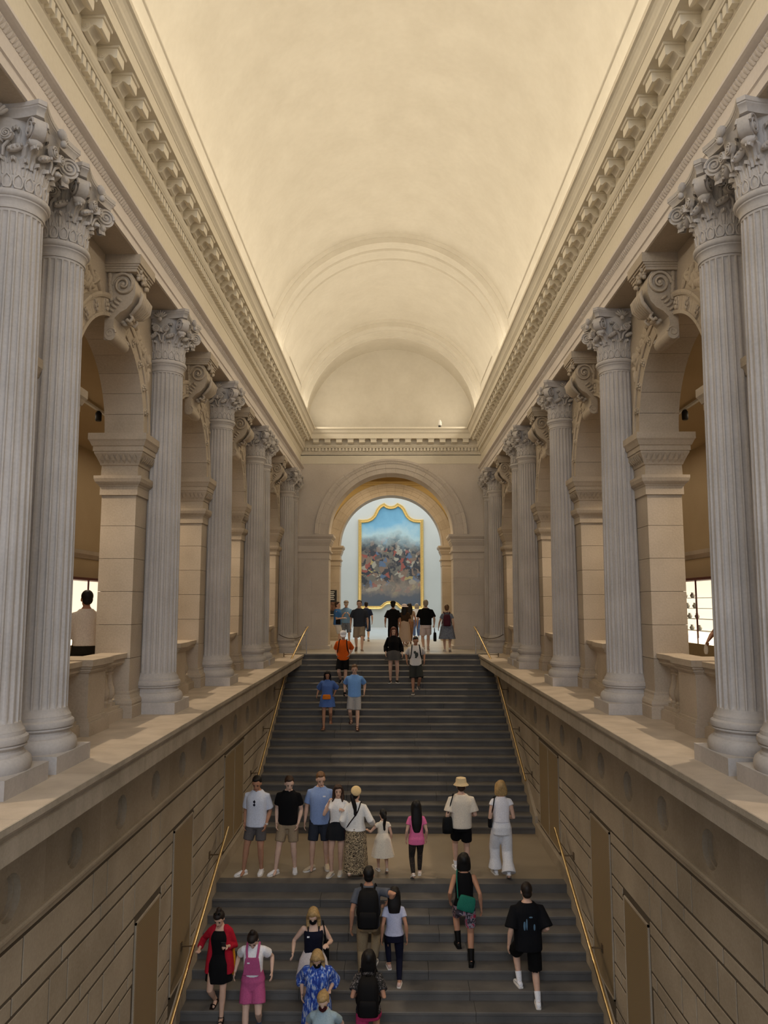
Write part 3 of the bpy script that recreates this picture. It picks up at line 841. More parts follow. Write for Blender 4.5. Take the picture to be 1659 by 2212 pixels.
def volute(mb, r, w, ridge, mirror=1):
    """scroll drum: axis along local y, rolled in the x-z plane, raised spiral on both ends"""
    n = 18
    mb.rings([[(r * cos(2 * pi * j / n), y, r * sin(2 * pi * j / n)) for j in range(n)] for y in (-w, -w * 0.5, 0, w * 0.5, w)][0:5])
    for sg in (-1, 1):
        pts = [(mirror * q * cos(a), sg * (w + ridge * 0.3 + (0.012 * (1 - q / r))), q * sin(a)) for q, a in spiral_pts(r * 0.93, 2.1, 34)]
        mb.tube(pts, [max(0.006, ridge * (0.35 + 0.65 * q / r)) for q, a in spiral_pts(r * 0.93, 2.1, 34)], 6)
        mb.ell((0, sg * (w + 0.008), 0), (r * 0.2, 0.02, r * 0.2), 8, 5)

def capital_parts():
    """list of (name, mesh, loc, rotz) placed round the axis; z from the column base"""
    out = []
    # bell
    b = MB()
    b.lathe([(0.262, 5.53), (0.268, 5.60), (0.275, 5.72), (0.285, 5.85), (0.30, 5.95), (0.33, 6.08), (0.37, 6.18), (0.37, 6.2)], 32)
    bell = b.mesh('capital', M['column'], 40)
    # neck mouldings
    k = MB()
    k.lathe([(0.258, 5.36), (0.272, 5.362), (0.274, 5.39), (0.268, 5.395), (0.270, 5.42), (0.280, 5.445), (0.292, 5.455), (0.294, 5.47), (0.304, 5.475), (0.316, 5.49), (0.319, 5.51), (0.314, 5.53), (0.298, 5.54), (0.28, 5.545)], 40)
    out.append(('neck_moulding', k.mesh('neck_moulding', M['column'], 40), 0))
    # lower lappets: pointed ovals with raised rims
    l = MB()
    pts = [(0.0, -0.072), (0.030, -0.066), (0.044, -0.035), (0.046, 0.0), (0.036, 0.038), (0.0, 0.078), (-0.036, 0.038), (-0.046, 0.0), (-0.044, -0.035), (-0.030, -0.066)]
    def onbell(u, v, dep, zc, r0=0.268, sl=0.06):
        a = u / 0.28
        R = r0 + (v + 0.07) * sl + dep
        return (R * cos(a), R * sin(a), zc + v)
    bot = [onbell(u * 1.06, v * 1.04, -0.01, 5.622) for u, v in pts]
    rim = [onbell(u, v, 0.020, 5.622) for u, v in pts]
    rim2 = [onbell(u * 0.76, v * 0.78, 0.022, 5.622) for u, v in pts]
    cen = [onbell(u * 0.66, v * 0.70, 0.006, 5.622) for u, v in pts]
    c2 = [onbell(u * 0.3, v * 0.35, 0.016, 5.622) for u, v in pts]
    l.rings([bot, rim, rim2, cen, c2], True, False, True)
    lm = l.mesh('lappet', M['column'], 35)
    NL = 18
    for i in range(NL): out.append(('lappet', lm, 2 * pi * i / NL))
    # acanthus leaves: lobed, ribbed, curling out at the tip
    def acanthus(mb, r0, z0, r1, z1, W, curl=0.5, nt=9, nu=12, rib=0.010):
        rows = []
        for i in range(nt + 1):
            t_ = i / nt
            if t_ < 0.78:
                q = t_ / 0.78
                R = r0 + (r1 - r0) * (0.35 * q + 0.65 * q ** 3) * 0.8; z = z0 + (z1 - z0) * q
            else:
                q = (t_ - 0.78) / 0.22
                R = r0 + (r1 - r0) * (0.8 + 0.2 * sin(q * pi * 0.5)); z = z1 - (z1 - z0) * curl * (1 - cos(q * pi * 0.5)) * 0.45
            wv = W * (0.62 + 0.38 * sin(pi * min(1, t_ * 0.85 + 0.12))) * (1.0 + 0.13 * cos(t_ * 2 * pi * 3.5)) * (1 if t_ < 0.85 else 0.72)
            row = []
            for k_ in range(nu + 1):
                u = -1 + 2 * k_ / nu
                y = u * wv
                Rr = R + rib * cos(u * pi * 3) * (1 - 0.4 * t_) - 0.03 * u * u * (0.4 + t_)
                a_ = y / max(Rr, 0.05)
                row.append((Rr * cos(a_), Rr * sin(a_), z - 0.012 * u * u))
            rows.append(row)
        back = [[(x * 0.93, y * 0.93, z) for x, y, z in r] for r in rows]
        for i in range(nt):
            for k_ in range(nu):
                mb.quad(rows[i][k_], rows[i][k_ + 1], rows[i + 1][k_ + 1], rows[i + 1][k_])
        mb.poly(rows[-1] + back[-1][::-1])
        for r_, b_ in ((0, 0), (nu, nu)):
            for i in range(nt): mb.quad(rows[i][r_], rows[i + 1][r_], back[i + 1][b_], back[i][b_])
    l = MB(); acanthus(l, 0.275, 5.69, 0.345, 5.855, 0.052, 0.6, 8, 10, 0.008)
    lm = l.mesh('acanthus_leaf', M['column'], 30)
    for i in range(NL): out.append(('acanthus_leaf', lm, 2 * pi * (i + 0.5) / NL))
    # bud-like husks swelling out below the scrolls
    l = MB()
    R_ = Matrix.Rotation(radians(28), 3, 'X')
    l.ell((0.352, 0, 5.915), (0.042, 0.085, 0.036), 10, 7, R_)
    for q in range(4): l.ell((0.384, -0.054 + 0.036 * q, 5.882 + 0.02 * q), (0.02, 0.015, 0.018), 6, 5)
    lm = l.mesh('husk', M['column'], 60)
    for i in range(8): out.append(('husk', lm, pi / 8 + pi / 4 * i))
    l = MB(); acanthus(l, 0.285, 5.80, 0.42, 6.03, 0.085, 0.7, 9, 12, 0.012)
    lm = l.mesh('side_leaf', M['column'], 30)
    for i in range(4): out.append(('side_leaf', lm, pi / 2 * i))
    l = MB(); acanthus(l, 0.30, 5.93, 0.40, 6.13, 0.06, 0.5, 8, 10, 0.010)
    lm = l.mesh('stalk_leaf', M['column'], 30)
    for i in range(8): out.append(('stalk_leaf', lm, pi / 8 + pi / 4 * i))
    # corner scrolls with leaf cups below (diagonals)
    v = MB(); volute(v, 0.105, 0.055, 0.018)
    v.xf(Matrix.Translation((0.475, 0, 6.075)) @ Matrix.Rotation(0, 4, 'Z'))
    v.tube([(0.30, 0, 6.02), (0.36, 0, 6.13), (0.44, 0, 6.185), (0.50, 0, 6.19)], [0.03, 0.045, 0.05, 0.04], 8, flat=1.0)
    vm = v.mesh('volute', M['column'], 45)
    for i in range(4): out.append(('volute', vm, pi / 4 + pi / 2 * i))
    v = MB()
    acanthus(v, 0.30, 5.77, 0.50, 5.99, 0.075, 1.0, 10, 12, 0.012)
    v.ell((0.455, 0, 5.955), (0.05, 0.07, 0.05), 10, 7, Matrix.Rotation(radians(-25), 3, 'Y'))
    vm = v.mesh('corner_leaf', M['column'], 35)
    for i in range(4): out.append(('corner_leaf', vm, pi / 4 + pi / 2 * i))
    # small twin scrolls and a palmette at the middle of each face
    v = MB()
    for sg in (-1, 1):
        h = MB(); volute(h, 0.058, 0.022, 0.011, sg)
        h.xf(Matrix.Translation((0.375, sg * 0.075, 6.02)) @ Matrix.Rotation(pi / 2, 4, 'Z'))
        n0 = len(v.v); v.v += h.v; v.f += [tuple(i + n0 for i in f) for f in h.f]; v.m += h.m
        v.tube([(0.33, sg * 0.02, 5.84), (0.35, sg * 0.035, 5.92), (0.365, sg * 0.09, 5.97)], [0.014, 0.016, 0.014], 6)
    vm = v.mesh('inner_scroll', M['column'], 45)
    for i in range(4): out.append(('inner_scroll', vm, pi / 2 * i))
    v = MB()
    for q in range(-3, 4):
        a = q * 0.33
        v.ell((0.43 + 0.01 * cos(a), 0.075 * sin(a), 6.16 + 0.085 * cos(a)), (0.025, 0.018, 0.055), 7, 6, Matrix.Rotation(-a, 3, 'X'))
    v.ell((0.445, 0, 6.15), (0.035, 0.035, 0.04), 8, 6)
    vm = v.mesh('palmette', M['column'], 60)
    for i in range(4): out.append(('palmette', vm, pi / 2 * i))
    # abacus: concave sides, clipped corners, two tiers
    def plan(k):
        pts = []
        for q in range(4):
            base = Matrix.Rotation(pi / 2 * q, 3, 'Z')
            hw = 0.435 * k; 
            for i in range(9):
                t = -1 + 2 * i / 8
                x = (0.375 + 0.065 * t * t) * k
                y = t * 0.385 * k
                pts.append(base @ Vector((x, y, 0)))
        return pts
    ab = MB()
    ab.rings([[(p.x, p.y, z) for p in plan(k)] for k, z in ((0.93, 6.19), (0.935, 6.21), (0.95, 6.235), (0.985, 6.255), (1.0, 6.262), (1.0, 6.275), (1.02, 6.28), (1.02, 6.325))])
    out.append(('abacus', ab.mesh('abacus', M['column'], 30), 0))
    return bell, out

def base_mesh():
    mb = MB()
    mb.lathe([(0.40, 0.165), (0.412, 0.20), (0.412, 0.235), (0.40, 0.275), (0.375, 0.30), (0.355, 0.305), (0.352, 0.32), (0.338, 0.335), (0.335, 0.36), (0.345, 0.375), (0.362, 0.378), (0.366, 0.385), (0.362, 0.395), (0.355, 0.40),
              (0.372, 0.41), (0.378, 0.435), (0.372, 0.462), (0.355, 0.475), (0.345, 0.48), (0.343, 0.50), (0.338, 0.515)], 48)
    return mb.mesh('base', M['column'], 30)

PL = MB().box(-0.42, 0.42, -0.42, 0.42, 0, 0.168).mesh('plinth', M['column'])
SH = shaft_mesh(); BS = base_mesh(); BELL, CAPS = capital_parts()
proto = link('column', None)
link('plinth', PL, proto); link('base', BS, proto); link('shaft', SH, proto)
cap = link('capital', BELL, proto)
for nm, me, a in CAPS:
    o = link(nm, me, cap, None, (0, 0, a))
ORD = ['nearest the camera, outer of the first pair', 'inner of the nearest pair, beside the first arch', 'standing alone after the first arch', 'standing alone between second and third arches',
       'first of the second pair, after the third arch', 'second of the second pair, partly behind its twin', 'at the top of the stairs beside the end wall', 'half hidden in the corner against the end wall']
first = True
for s in (-1, 1):
    for i, y in enumerate(COLY):
        o = proto if first else clone(proto)
        first = False
        o.location = (s * COLX, y, 0)
        tag(o, 'tall fluted grey stone column on the %s, %s' % ('left' if s < 0 else 'right', ORD[i]), 'column', 'fluted columns of the two arcades')

# ================================================================== KEYSTONE BRACKETS
def bracket_parts(s):
    out = []
    b = MB()
    # outline seen from the side, d = distance out of the wall, z
    pr = [(0.0, 5.12), (0.06, 5.10), (0.12, 5.12), (0.155, 5.17), (0.15, 5.24), (0.12, 5.30), (0.13, 5.40), (0.20, 5.47), (0.29, 5.52), (0.36, 5.60), (0.395, 5.70), (0.40, 5.80), (0.385, 5.90), (0.34, 5.98), (0.28, 6.02), (0.0, 6.02)]
    b.extr(pr, lambda p: (-s * p[0], -0.24, p[1]), lambda p: (-s * p[0], 0.24, p[1]))
    out.append(('console_body', b.mesh('console_body', M['lime'], 35)))
    a = MB()
    for k, z0, z1 in ((0.425, 6.09, 6.13), (0.44, 6.13, 6.16), (0.46, 6.16, 6.19), (0.48, 6.19, 6.32)):
        e = (k - 0.40) * 0.6
        a.box(0.05 * s, -s * k, -0.27 - e, 0.27 + e, z0, z1)
    out.append(('abacus', a.mesh('abacus', M['lime'])))
    for sg in (-1, 1):
        v = MB()
        pts = [(-s * (0.235 - q * cos(a_)), sg * (0.245 + 0.03 * (1 - q / 0.17)), 5.83 + q * sin(a_)) for q, a_ in spiral_pts(0.16, 2.0, 36, 0.12)]
        v.tube(pts, [0.012 + 0.014 * q / 0.16 for q, a_ in spiral_pts(0.16, 2.0, 36, 0.12)], 6)
        v.ell((-s * 0.235, sg * 0.262, 5.83), (0.03, 0.03, 0.03), 8, 6)
        out.append(('volute', v.mesh('volute', M['lime'], 60)))
        v = MB()
        pts = [(-s * (0.09 + q * cos(a_)), sg * (0.245 + 0.02), 5.20 + q * sin(a_)) for q, a_ in spiral_pts(0.07, 1.5, 22, 0.15)]
        v.tube(pts, [0.008 + 0.008 * q / 0.07 for q, a_ in spiral_pts(0.07, 1.5, 22, 0.15)], 6)
        out.append(('small_volute', v.mesh('small_volute', M['lime'], 60)))
        v = MB()
        for q in range(5):      # leaf filling behind the scroll
            v.ell((-s * (0.045 + 0.035 * q), sg * 0.25, 5.46 + 0.045 * q), (0.055, 0.022, 0.022), 7, 5, Matrix.Rotation(-s * 0.6, 3, 'Y'))
        for q in range(6):
            v.ell((-s * (0.05 + 0.004 * q), sg * 0.25, 5.95 - 0.06 * q), (0.034, 0.024, 0.045), 7, 5)
        out.append(('side_leaf', v.mesh('side_leaf', M['lime'], 60)))
    v = MB(); n = 14
    v.rings([[(-s * (0.09 + 0.075 * cos(2 * pi * j / n)), y, 5.175 + 0.075 * sin(2 * pi * j / n)) for j in range(n)] for y in (-0.27, -0.1, 0.1, 0.27)])
    out.append(('lower_scroll', v.mesh('lower_scroll', M['lime'], 40)))
    v = MB()
    for q in range(-3, 4):
        v.tube([(-s * 0.30, q * 0.03, 5.48), (-s * 0.38, q * 0.055, 5.52), (-s * 0.455, q * 0.062, 5.60), (-s * 0.475, q * 0.06, 5.70), (-s * 0.44, q * 0.045, 5.77)], [0.02, 0.028, 0.03, 0.028, 0.012], 7)
    out.append(('shell', v.mesh('shell', M['lime'], 60)))
    v = MB(); rr = random.Random(4)
    for q in range(22):
        v.ell((-s * (0.40 + 0.04 * rr.random()), rr.uniform(-0.2, 0.2), rr.uniform(5.90, 6.12)), (0.03, 0.035, 0.035), 7, 5)
    out.append(('flower_cluster', v.mesh('flower_cluster', M['lime'], 60)))
    v = MB()
    for q in range(5):
        v.ell((-s * (0.17 + 0.03 * q), 0, 5.42 + 0.01 * q - 0.04 * (q % 2)), (0.04, 0.06, 0.03), 7, 5)
    v.tube([(-s * 0.30, -0.1, 5.50), (-s * 0.33, -0.1, 5.44), (-s * 0.29, -0.1, 5.40), (-s * 0.25, -0.1, 5.43)], 0.022, 7)
    v.tube([(-s * 0.30, 0.1, 5.50), (-s * 0.33, 0.1, 5.44), (-s * 0.29, 0.1, 5.40), (-s * 0.25, 0.1, 5.43)], 0.022, 7)
    out.append(('curled_leaf', v.mesh('curled_leaf', M['lime'], 60)))
    for nm, me in out:
        if nm != 'abacus':
            for v_ in me.vertices: v_.co.z = 5.16 + (v_.co.z - 5.12) * 1.07
    return out
for s in (-1, 1):
    bp = bracket_parts(s)
    for bi, yc in enumerate(BAYS):
        if bi == 0: continue
        r = link('keystone_bracket', None); r.location = (s * PX0, yc, 0)
        tag(r, 'carved scroll keystone bracket over the %s arch on the %s' % (['', 'first', 'second', 'third', 'fourth and farthest'][bi], 'left' if s < 0 else 'right'), 'bracket', 'keystone brackets of the arcades')
        for nm, me in bp: link(nm, me, r)

# ================================================================== BALUSTRADES
def balustrade_parts(s):
    out = []
    x0, x1 = PX0 + 0.06, PX0 + 0.40
    def run(prof, ya, yb, e=0.0):
        m_ = MB()
        xm = (x0 + x1) / 2
        for hw, z0, z1 in prof:
            m_.box(s * (xm - hw - e), s * (xm + hw + e), ya - (e if e else 0), yb + (e if e else 0), z0, z1)
        return m_
    rail = [(0.12, 0.76, 0.79), (0.15, 0.79, 0.83), (0.155, 0.83, 0.85), (0.175, 0.85, 0.865), (0.19, 0.865, 0.93)]
    foot = [(0.19, 0.0, 0.13), (0.175, 0.13, 0.15), (0.14, 0.15, 0.19)]
    for a, b in ((-AR, -0.30), (0.30, AR)):
        m_ = run(rail, a, b); out.append(('rail', m_.mesh('rail', M['lime'])))
        m_ = run(foot, a, b); out.append(('kerb', m_.mesh('kerb', M['lime'])))
    p = MB(); xm = (x0 + x1) / 2
    for hw, z0, z1 in ((0.235, 0.0, 0.165), (0.22, 0.165, 0.185), (0.205, 0.185, 0.22), (0.18, 0.22, 0.78), (0.20, 0.78, 0.80), (0.215, 0.80, 0.835), (0.235, 0.835, 0.865), (0.255, 0.865, 0.945)):
        p.box(s * (xm - hw - 0.07), s * (xm + hw), -hw - 0.11, hw + 0.11, z0, z1)
    out.append(('pedestal', p.mesh('pedestal', M['lime'])))
    bl = MB()
    bl.box(-0.075, 0.075, -0.075, 0.075, 0.19, 0.235); bl.box(-0.07, 0.07, -0.07, 0.07, 0.725, 0.765)
    bl.lathe([(0.06, 0.235), (0.065, 0.25), (0.05, 0.27), (0.045, 0.28), (0.075, 0.33), (0.085, 0.38), (0.075, 0.44), (0.05, 0.52), (0.038, 0.60), (0.037, 0.64), (0.055, 0.65), (0.055, 0.67), (0.042, 0.68), (0.055, 0.71), (0.065, 0.725)], 16)
    bm_ = bl.mesh('baluster', M['lime'], 35)
    return out, bm_, s * xm
for s in (-1, 1):
    parts, bal, xm = balustrade_parts(s)
    for bi, yc in enumerate(BAYS):
        if bi == 0: continue
        r = link('balustrade', None); r.location = (0, yc, 0)
        tag(r, 'stone balustrade with central pedestal in the %s arch on the %s' % (['', 'first', 'second', 'third', 'fourth and farthest'][bi], 'left' if s < 0 else 'right'), 'balustrade', 'balustrades in the arches')
        for nm, me in parts: link(nm, me, r)
        for q in (-1.13, -0.93, -0.73, -0.53, 0.53, 0.73, 0.93, 1.13):
            link('baluster', bal, r, (xm, q, 0))

# ================================================================== HANDRAILS
def smooth_path(pts, n=8):
    out = []
    P = [Vector(p) for p in pts]
    for i in range(len(P) - 1):
        p0, p1, p2, p3 = P[max(i - 1, 0)], P[i], P[i + 1], P[min(i + 2, len(P) - 1)]
        for k in range(n):
            t = k / n
            out.append(0.5 * ((2 * p1) + (p2 - p0) * t + (2 * p0 - 5 * p1 + 4 * p2 - p3) * t * t + (3 * p1 - p0 - 3 * p2 + p3) * t ** 3))
    out.append(P[-1]); return out
RX = 3.08
for s in (-1, 1):
    side = 'left' if s < 0 else 'right'
    r = link('handrail', None); r.location = (s * 2.79, YTOP + 0.1, 0)
    tag(r, 'polished brass handrail curving down the upper flight on the %s wall' % side, 'handrail', 'brass handrails')
    off = (-s * 2.79, -(YTOP + 0.1), 0)
    def rz(y): return stair_line(y) + 0.86
    pts = smooth_path([(s * 2.74, YTOP + 0.02, 0.89), (s * 2.82, YTOP - 0.35, rz(YTOP - 0.35) - 0.0), (s * 2.90, YTOP - 1.0, rz(YTOP - 1.0)), (s * 2.98, YTOP - 1.7, rz(YTOP - 1.7) + 0.0), (s * RX, YTOP - 2.6, rz(YTOP - 2.6)), (s * RX, YTOP - 3.6, rz(YTOP - 3.6)), (s * RX, 20.0, rz(20.0)), (s * RX, 18.25, rz(18.25))])
    o = put('rail', MB().tube(pts, 0.027, 10), M['brass'], r, off, smooth=60)
    m2 = MB()
    m2.lathe([(0.02, 0.0), (0.02, 0.86)], 12, (s * 2.79, YTOP + 0.12))
    m2.lathe([(0.055, 0.86), (0.055, 0.885), (0.03, 0.895)], 16, (s * 2.79, YTOP + 0.12))
    put('post', m2, M['steel'], r, off, smooth=40)
    for yb in (24.0, 22.1, 20.3, 18.6):
        xb = RX if yb < 23 else RX - 0.09
        m2 = MB(); m2.tube([(s * xb, yb, rz(yb) - 0.02), (s * xb, yb, rz(yb) - 0.07), (s * (WX + 0.02), yb, rz(yb) - 0.08)], 0.012, 6)
        m2.box(s * (WX + 0.01), s * (WX - 0.015), yb - 0.04, yb + 0.04, rz(yb) - 0.14, rz(yb) - 0.02)
        put('wall_bracket', m2, M['bracket'], r, off, smooth=40)
    r = link('handrail', None); r.location = (s * RX, 15.1, ZMID)
    off = (-s * RX, -15.1, -ZMID)
    tag(r, 'polished brass handrail of the lower flight on the %s stairwell wall' % side, 'handrail', 'brass handrails')
    def rz2(y): return ZMID - (YMF - y) / TREAD2 * RISE + 0.86
    pts = [(s * RX, y, rz2(y)) for y in (15.1, 14, 12, 10, 8.2)]
    put('rail', MB().tube(pts, 0.027, 10), M['brass'], r, off, smooth=60)
    for yb in (14.55, 12.75, 11.15, 9.6):
        m2 = MB(); m2.tube([(s * RX, yb, rz2(yb) - 0.02), (s * RX, yb, rz2(yb) - 0.07), (s * (WX + 0.02), yb, rz2(yb) - 0.08)], 0.012, 6)
        m2.box(s * (WX + 0.01), s * (WX - 0.015), yb - 0.04, yb + 0.04, rz2(yb) - 0.14, rz2(yb) - 0.02)
        put('wall_bracket', m2, M['bracket'], r, off, smooth=40)
    # rope from the rail post to the column at the top of the stairs
    a, b = Vector((s * 2.86, YTOP + 0.12, 0.62)), Vector((s * 3.80, 26.34, 0.62))
    pts = [a.lerp(b, t / 12) + Vector((0, 0, -0.13 * (1 - (2 * t / 12 - 1) ** 2))) for t in range(13)]
    tag(put('barrier_rope', MB().tube(pts, 0.012, 6), M['rope'], smooth=60), 'dark sagging barrier rope between the %s rail post and corner column' % side, 'rope', 'barrier ropes')
    # display case glowing on the aisle wall
    ya, yb = 16.2, 22.5
    r = link('display_case', None); r.location = (s * AISLE_X, 19.3, 0)
    tag(r, 'brightly lit wall display case seen through the first arch on the %s' % side, 'display case', 'lit display cases')
    off = (-s * AISLE_X, -19.3, 0)
    put('lit_back', MB().box(s * (AISLE_X - 0.01), s * (AISLE_X - 0.03), ya, yb, 0.85, 2.2), M['caselight'], r, off)
    m2 = MB(); m2.box(s * (AISLE_X - 0.02), s * (AISLE_X - 0.42), ya, yb, 0.0, 0.72); put('base_cabinet', m2, M['casebase'], r, off)
    m2 = MB(); m2.box(s * (AISLE_X - 0.02), s * (AISLE_X - 0.40), ya, yb, 0.72, 0.85); put('deck', m2, M['caselight'], r, off)
    m2 = MB(); m2.box(s * (AISLE_X - 0.02), s * (AISLE_X - 0.42), ya, yb, 2.2, 2.26); put('top_frame', m2, M['caseframe'], r, off)
    yy = ya
    while yy <= yb + 0.01:
        m2 = MB(); m2.box(s * (AISLE_X - 0.39), s * (AISLE_X - 0.42), yy - 0.02, yy + 0.02, 0.72, 2.2); put('mullion', m2, M['caseframe'], r, off)
        yy += (yb - ya) / 6
    put('glass_pane', MB().box(s * (AISLE_X - 0.40), s * (AISLE_X - 0.408), ya, yb, 0.72, 2.2), M['glass'], r, off)
    rr = random.Random(9)
    if s > 0:
        for q in range(14):
            yq = 18.7 + 0.115 * q; zq = (1.012, 1.292, 1.542, 1.792)[q % 4]
            m2 = MB(); m2.lathe([(0.03, zq), (0.055, zq + 0.03), (0.06, zq + 0.07), (0.03, zq + 0.10), (0.035, zq + 0.13)], 12, (s * (AISLE_X - 0.2), yq))
            o = put('silver_vessel', m2, M['silver'], None, smooth=50)
            tag(o, 'small silver vessel on the %s shelf of the right lit case, %s along it' % (('lowest', 'second', 'third', 'top')[q % 4], ('first', 'second', 'third', 'fourth')[q // 4]), 'vessel', 'small vessels in the right display case')
        for zq in (1.0, 1.28, 1.53, 1.78):
            m2 = MB(); m2.box(s * (AISLE_X - 0.04), s * (AISLE_X - 0.30), ya, yb, zq, zq + 0.012); put('shelf', m2, M['white'], r, off)
    # track along the aisle ceiling
    r = tag(put('track_rail', MB().box(s * 5.70, s * 5.76, 2.0, 28.0, AISLE_Z - 0.10, AISLE_Z - 0.06), M['white']), 'slim lighting track under the aisle ceiling on the %s' % side, 'lighting track', 'aisle lighting tracks')
    for yb in BAYS:
        m2 = MB(); m2.lathe([(0.05, AISLE_Z - 0.30), (0.06, AISLE_Z - 0.28), (0.06, AISLE_Z - 0.14), (0.03, AISLE_Z - 0.10)], 12, (s * 5.73, yb + 0.5))
        put('lamp_head', m2, M['dark'], r, smooth=40)

# ================================================================== PAINTING AND SIGN
def paint_mat():
    m, nt, b = _mat('oil_paint')
    tc = _n(nt, 'ShaderNodeTexCoord')
    sp = _n(nt, 'ShaderNodeSeparateXYZ'); nt.links.new(tc.outputs['Object'], sp.inputs[0])
    nz = _n(nt, 'ShaderNodeTexNoise'); nz.inputs['Scale'].default_value = 0.55; nz.inputs['Detail'].default_value = 7; nz.inputs['Roughness'].default_value = 0.62
    nt.links.new(tc.outputs['Object'], nz.inputs['Vector'])
    # height + noise -> sky above, crowd colours in the middle, earth below
    ad = _n(nt, 'ShaderNodeMath', operation='MULTIPLY_ADD'); ad.inputs[1].default_value = 2.6; ad.inputs[2].default_value = -1.3
    nt.links.new(nz.outputs['Fac'], ad.inputs[0])
    hh = _n(nt, 'ShaderNodeMath', operation='ADD'); nt.links.new(sp.outputs['Z'], hh.inputs[0]); nt.links.new(ad.outputs[0], hh.inputs[1])
    mr = _n(nt, 'ShaderNodeMapRange'); mr.inputs['From Min'].default_value = 1.3; mr.inputs['From Max'].default_value = 8.0
    nt.links.new(hh.outputs[0], mr.inputs[0])
    base = _n(nt, 'ShaderNodeValToRGB'); e = base.color_ramp.elements
    e[0].position = 0.0; e[0].color = (0.07, 0.09, 0.12, 1)
    e[1].position = 1.0; e[1].color = (0.10, 0.27, 0.40, 1)
    for p_, c_ in ((0.12, (0.10, 0.10, 0.11)), (0.2, (0.33, 0.25, 0.18)), (0.32, (0.20, 0.15, 0.12)), (0.42, (0.10, 0.10, 0.11)), (0.55, (0.13, 0.13, 0.13)), (0.62, (0.32, 0.42, 0.44)), (0.72, (0.42, 0.55, 0.56)), (0.85, (0.17, 0.38, 0.52))):
        x = e.new(p_); x.color = (*c_, 1)
    nt.links.new(mr.outputs[0], base.inputs[0])
    vo = _n(nt, 'ShaderNodeTexVoronoi'); vo.inputs['Scale'].default_value = 3.6; vo.inputs['Randomness'].default_value = 1.0
    nd = _n(nt, 'ShaderNodeTexNoise'); nd.inputs['Scale'].default_value = 2.4; nd.inputs['Detail'].default_value = 6
    nt.links.new(tc.outputs['Object'], nd.inputs['Vector'])
    va = _n(nt, 'ShaderNodeVectorMath', operation='MULTIPLY_ADD'); va.inputs[1].default_value = (0.9, 0.9, 0.9)
    nt.links.new(nd.outputs['Color'], va.inputs[0]); nt.links.new(tc.outputs['Object'], va.inputs[2])
    nt.links.new(va.outputs[0], vo.inputs['Vector'])
    blob = _n(nt, 'ShaderNodeValToRGB'); blob.color_ramp.interpolation = 'CONSTANT'; e = blob.color_ramp.elements
    sx = _n(nt, 'ShaderNodeSeparateColor'); nt.links.new(vo.outputs['Color'], sx.inputs[0])
    nt.links.new(sx.outputs[0], blob.inputs[0])
    e[0].position = 0.0; e[0].color = (0.035, 0.035, 0.04, 1); e[1].position = 0.36; e[1].color = (0.09, 0.075, 0.065, 1)
    for p_, c_ in ((0.52, (0.27, 0.07, 0.05)), (0.59, (0.33, 0.29, 0.22)), (0.66, (0.14, 0.12, 0.095)), (0.80, (0.09, 0.13, 0.20)), (0.84, (0.36, 0.27, 0.10)), (0.89, (0.20, 0.13, 0.09))):
        x = e.new(p_); x.color = (*c_, 1)
    # blobs only in the middle band
    m1 = _n(nt, 'ShaderNodeMapRange'); m1.inputs['From Min'].default_value = 2.2; m1.inputs['From Max'].default_value = 3.2
    m2_ = _n(nt, 'ShaderNodeMapRange'); m2_.inputs['From Min'].default_value = 6.2; m2_.inputs['From Max'].default_value = 5.0
    nt.links.new(hh.outputs[0], m1.inputs[0]); nt.links.new(hh.outputs[0], m2_.inputs[0])
    mu = _n(nt, 'ShaderNodeMath', operation='MULTIPLY'); nt.links.new(m1.outputs[0], mu.inputs[0]); nt.links.new(m2_.outputs[0], mu.inputs[1])
    mx = _n(nt, 'ShaderNodeMix', data_type='RGBA'); nt.links.new(mu.outputs[0], mx.inputs[0]); nt.links.new(base.outputs[0], mx.inputs[6]); nt.links.new(blob.outputs[0], mx.inputs[7])
    nt.links.new(mx.outputs[2], b.inputs['Base Color'])
    b.inputs['Roughness'].default_value = 0.6
    return m
HALF = [(0, 1960), (50, 1962), (90, 1980), (125, 2015), (160, 2040), (200, 2045), (555, 2045), (555, 485), (470, 488), (400, 480), (345, 455), (300, 410), (270, 350), (245, 295), (205, 245), (160, 215), (112, 193), (90, 212), (60, 235), (25, 246), (0, 248)]
def outline(inset=0.0):
    pts = [(-d * 0.00382, 8.19 - (y - 195) * 0.00373) for d, y in HALF]
    pts = pts + [(-x, z) for x, z in pts[::-1]][1:-1]
    if not inset: return pts
    n = len(pts); out = []
    cz = 4.8
    area_ = sum(pts[i][0] * pts[(i + 1) % n][1] - pts[(i + 1) % n][0] * pts[i][1] for i in range(n))
    sg = 1 if area_ > 0 else -1
    for i in range(n):
        a = Vector(pts[i - 1]); b = Vector(pts[i]); c = Vector(pts[(i + 1) % n])
        d1 = (b - a).normalized(); d2 = (c - b).normalized()
        n1 = Vector((-d1.y, d1.x)) * sg; n2 = Vector((-d2.y, d2.x)) * sg
        k = (n1 + n2); k = k / max(0.3, k.length_squared) * 2
        q = b + k * inset
        out.append((q.x, q.y))
    return out
pr_ = link('painting', None); pr_.location = (0, 49.95, 1.2)
tag(pr_, 'huge framed oil painting of blue sky over a dark crowded scene', 'painting')
fm = MB(); prev = None
fr_rings = []
for ins, dy in ((0.0, 0.0), (0.0, -0.12), (0.04, -0.16), (0.08, -0.11), (0.12, -0.10), (0.16, -0.14), (0.20, -0.13), (0.215, -0.04)):
    fr_rings.append([(x, 49.99 + dy, z) for x, z in outline(ins)])
fm.rings(fr_rings, True, False, False)
put('frame', fm, M['gilt'], pr_, (0, -49.95, -1.2), smooth=40)
cv = MB(); cv.poly([(x, 49.95, z) for x, z in outline(0.20)])
put('canvas', cv, paint_mat(), pr_, (0, -49.95, -1.2))
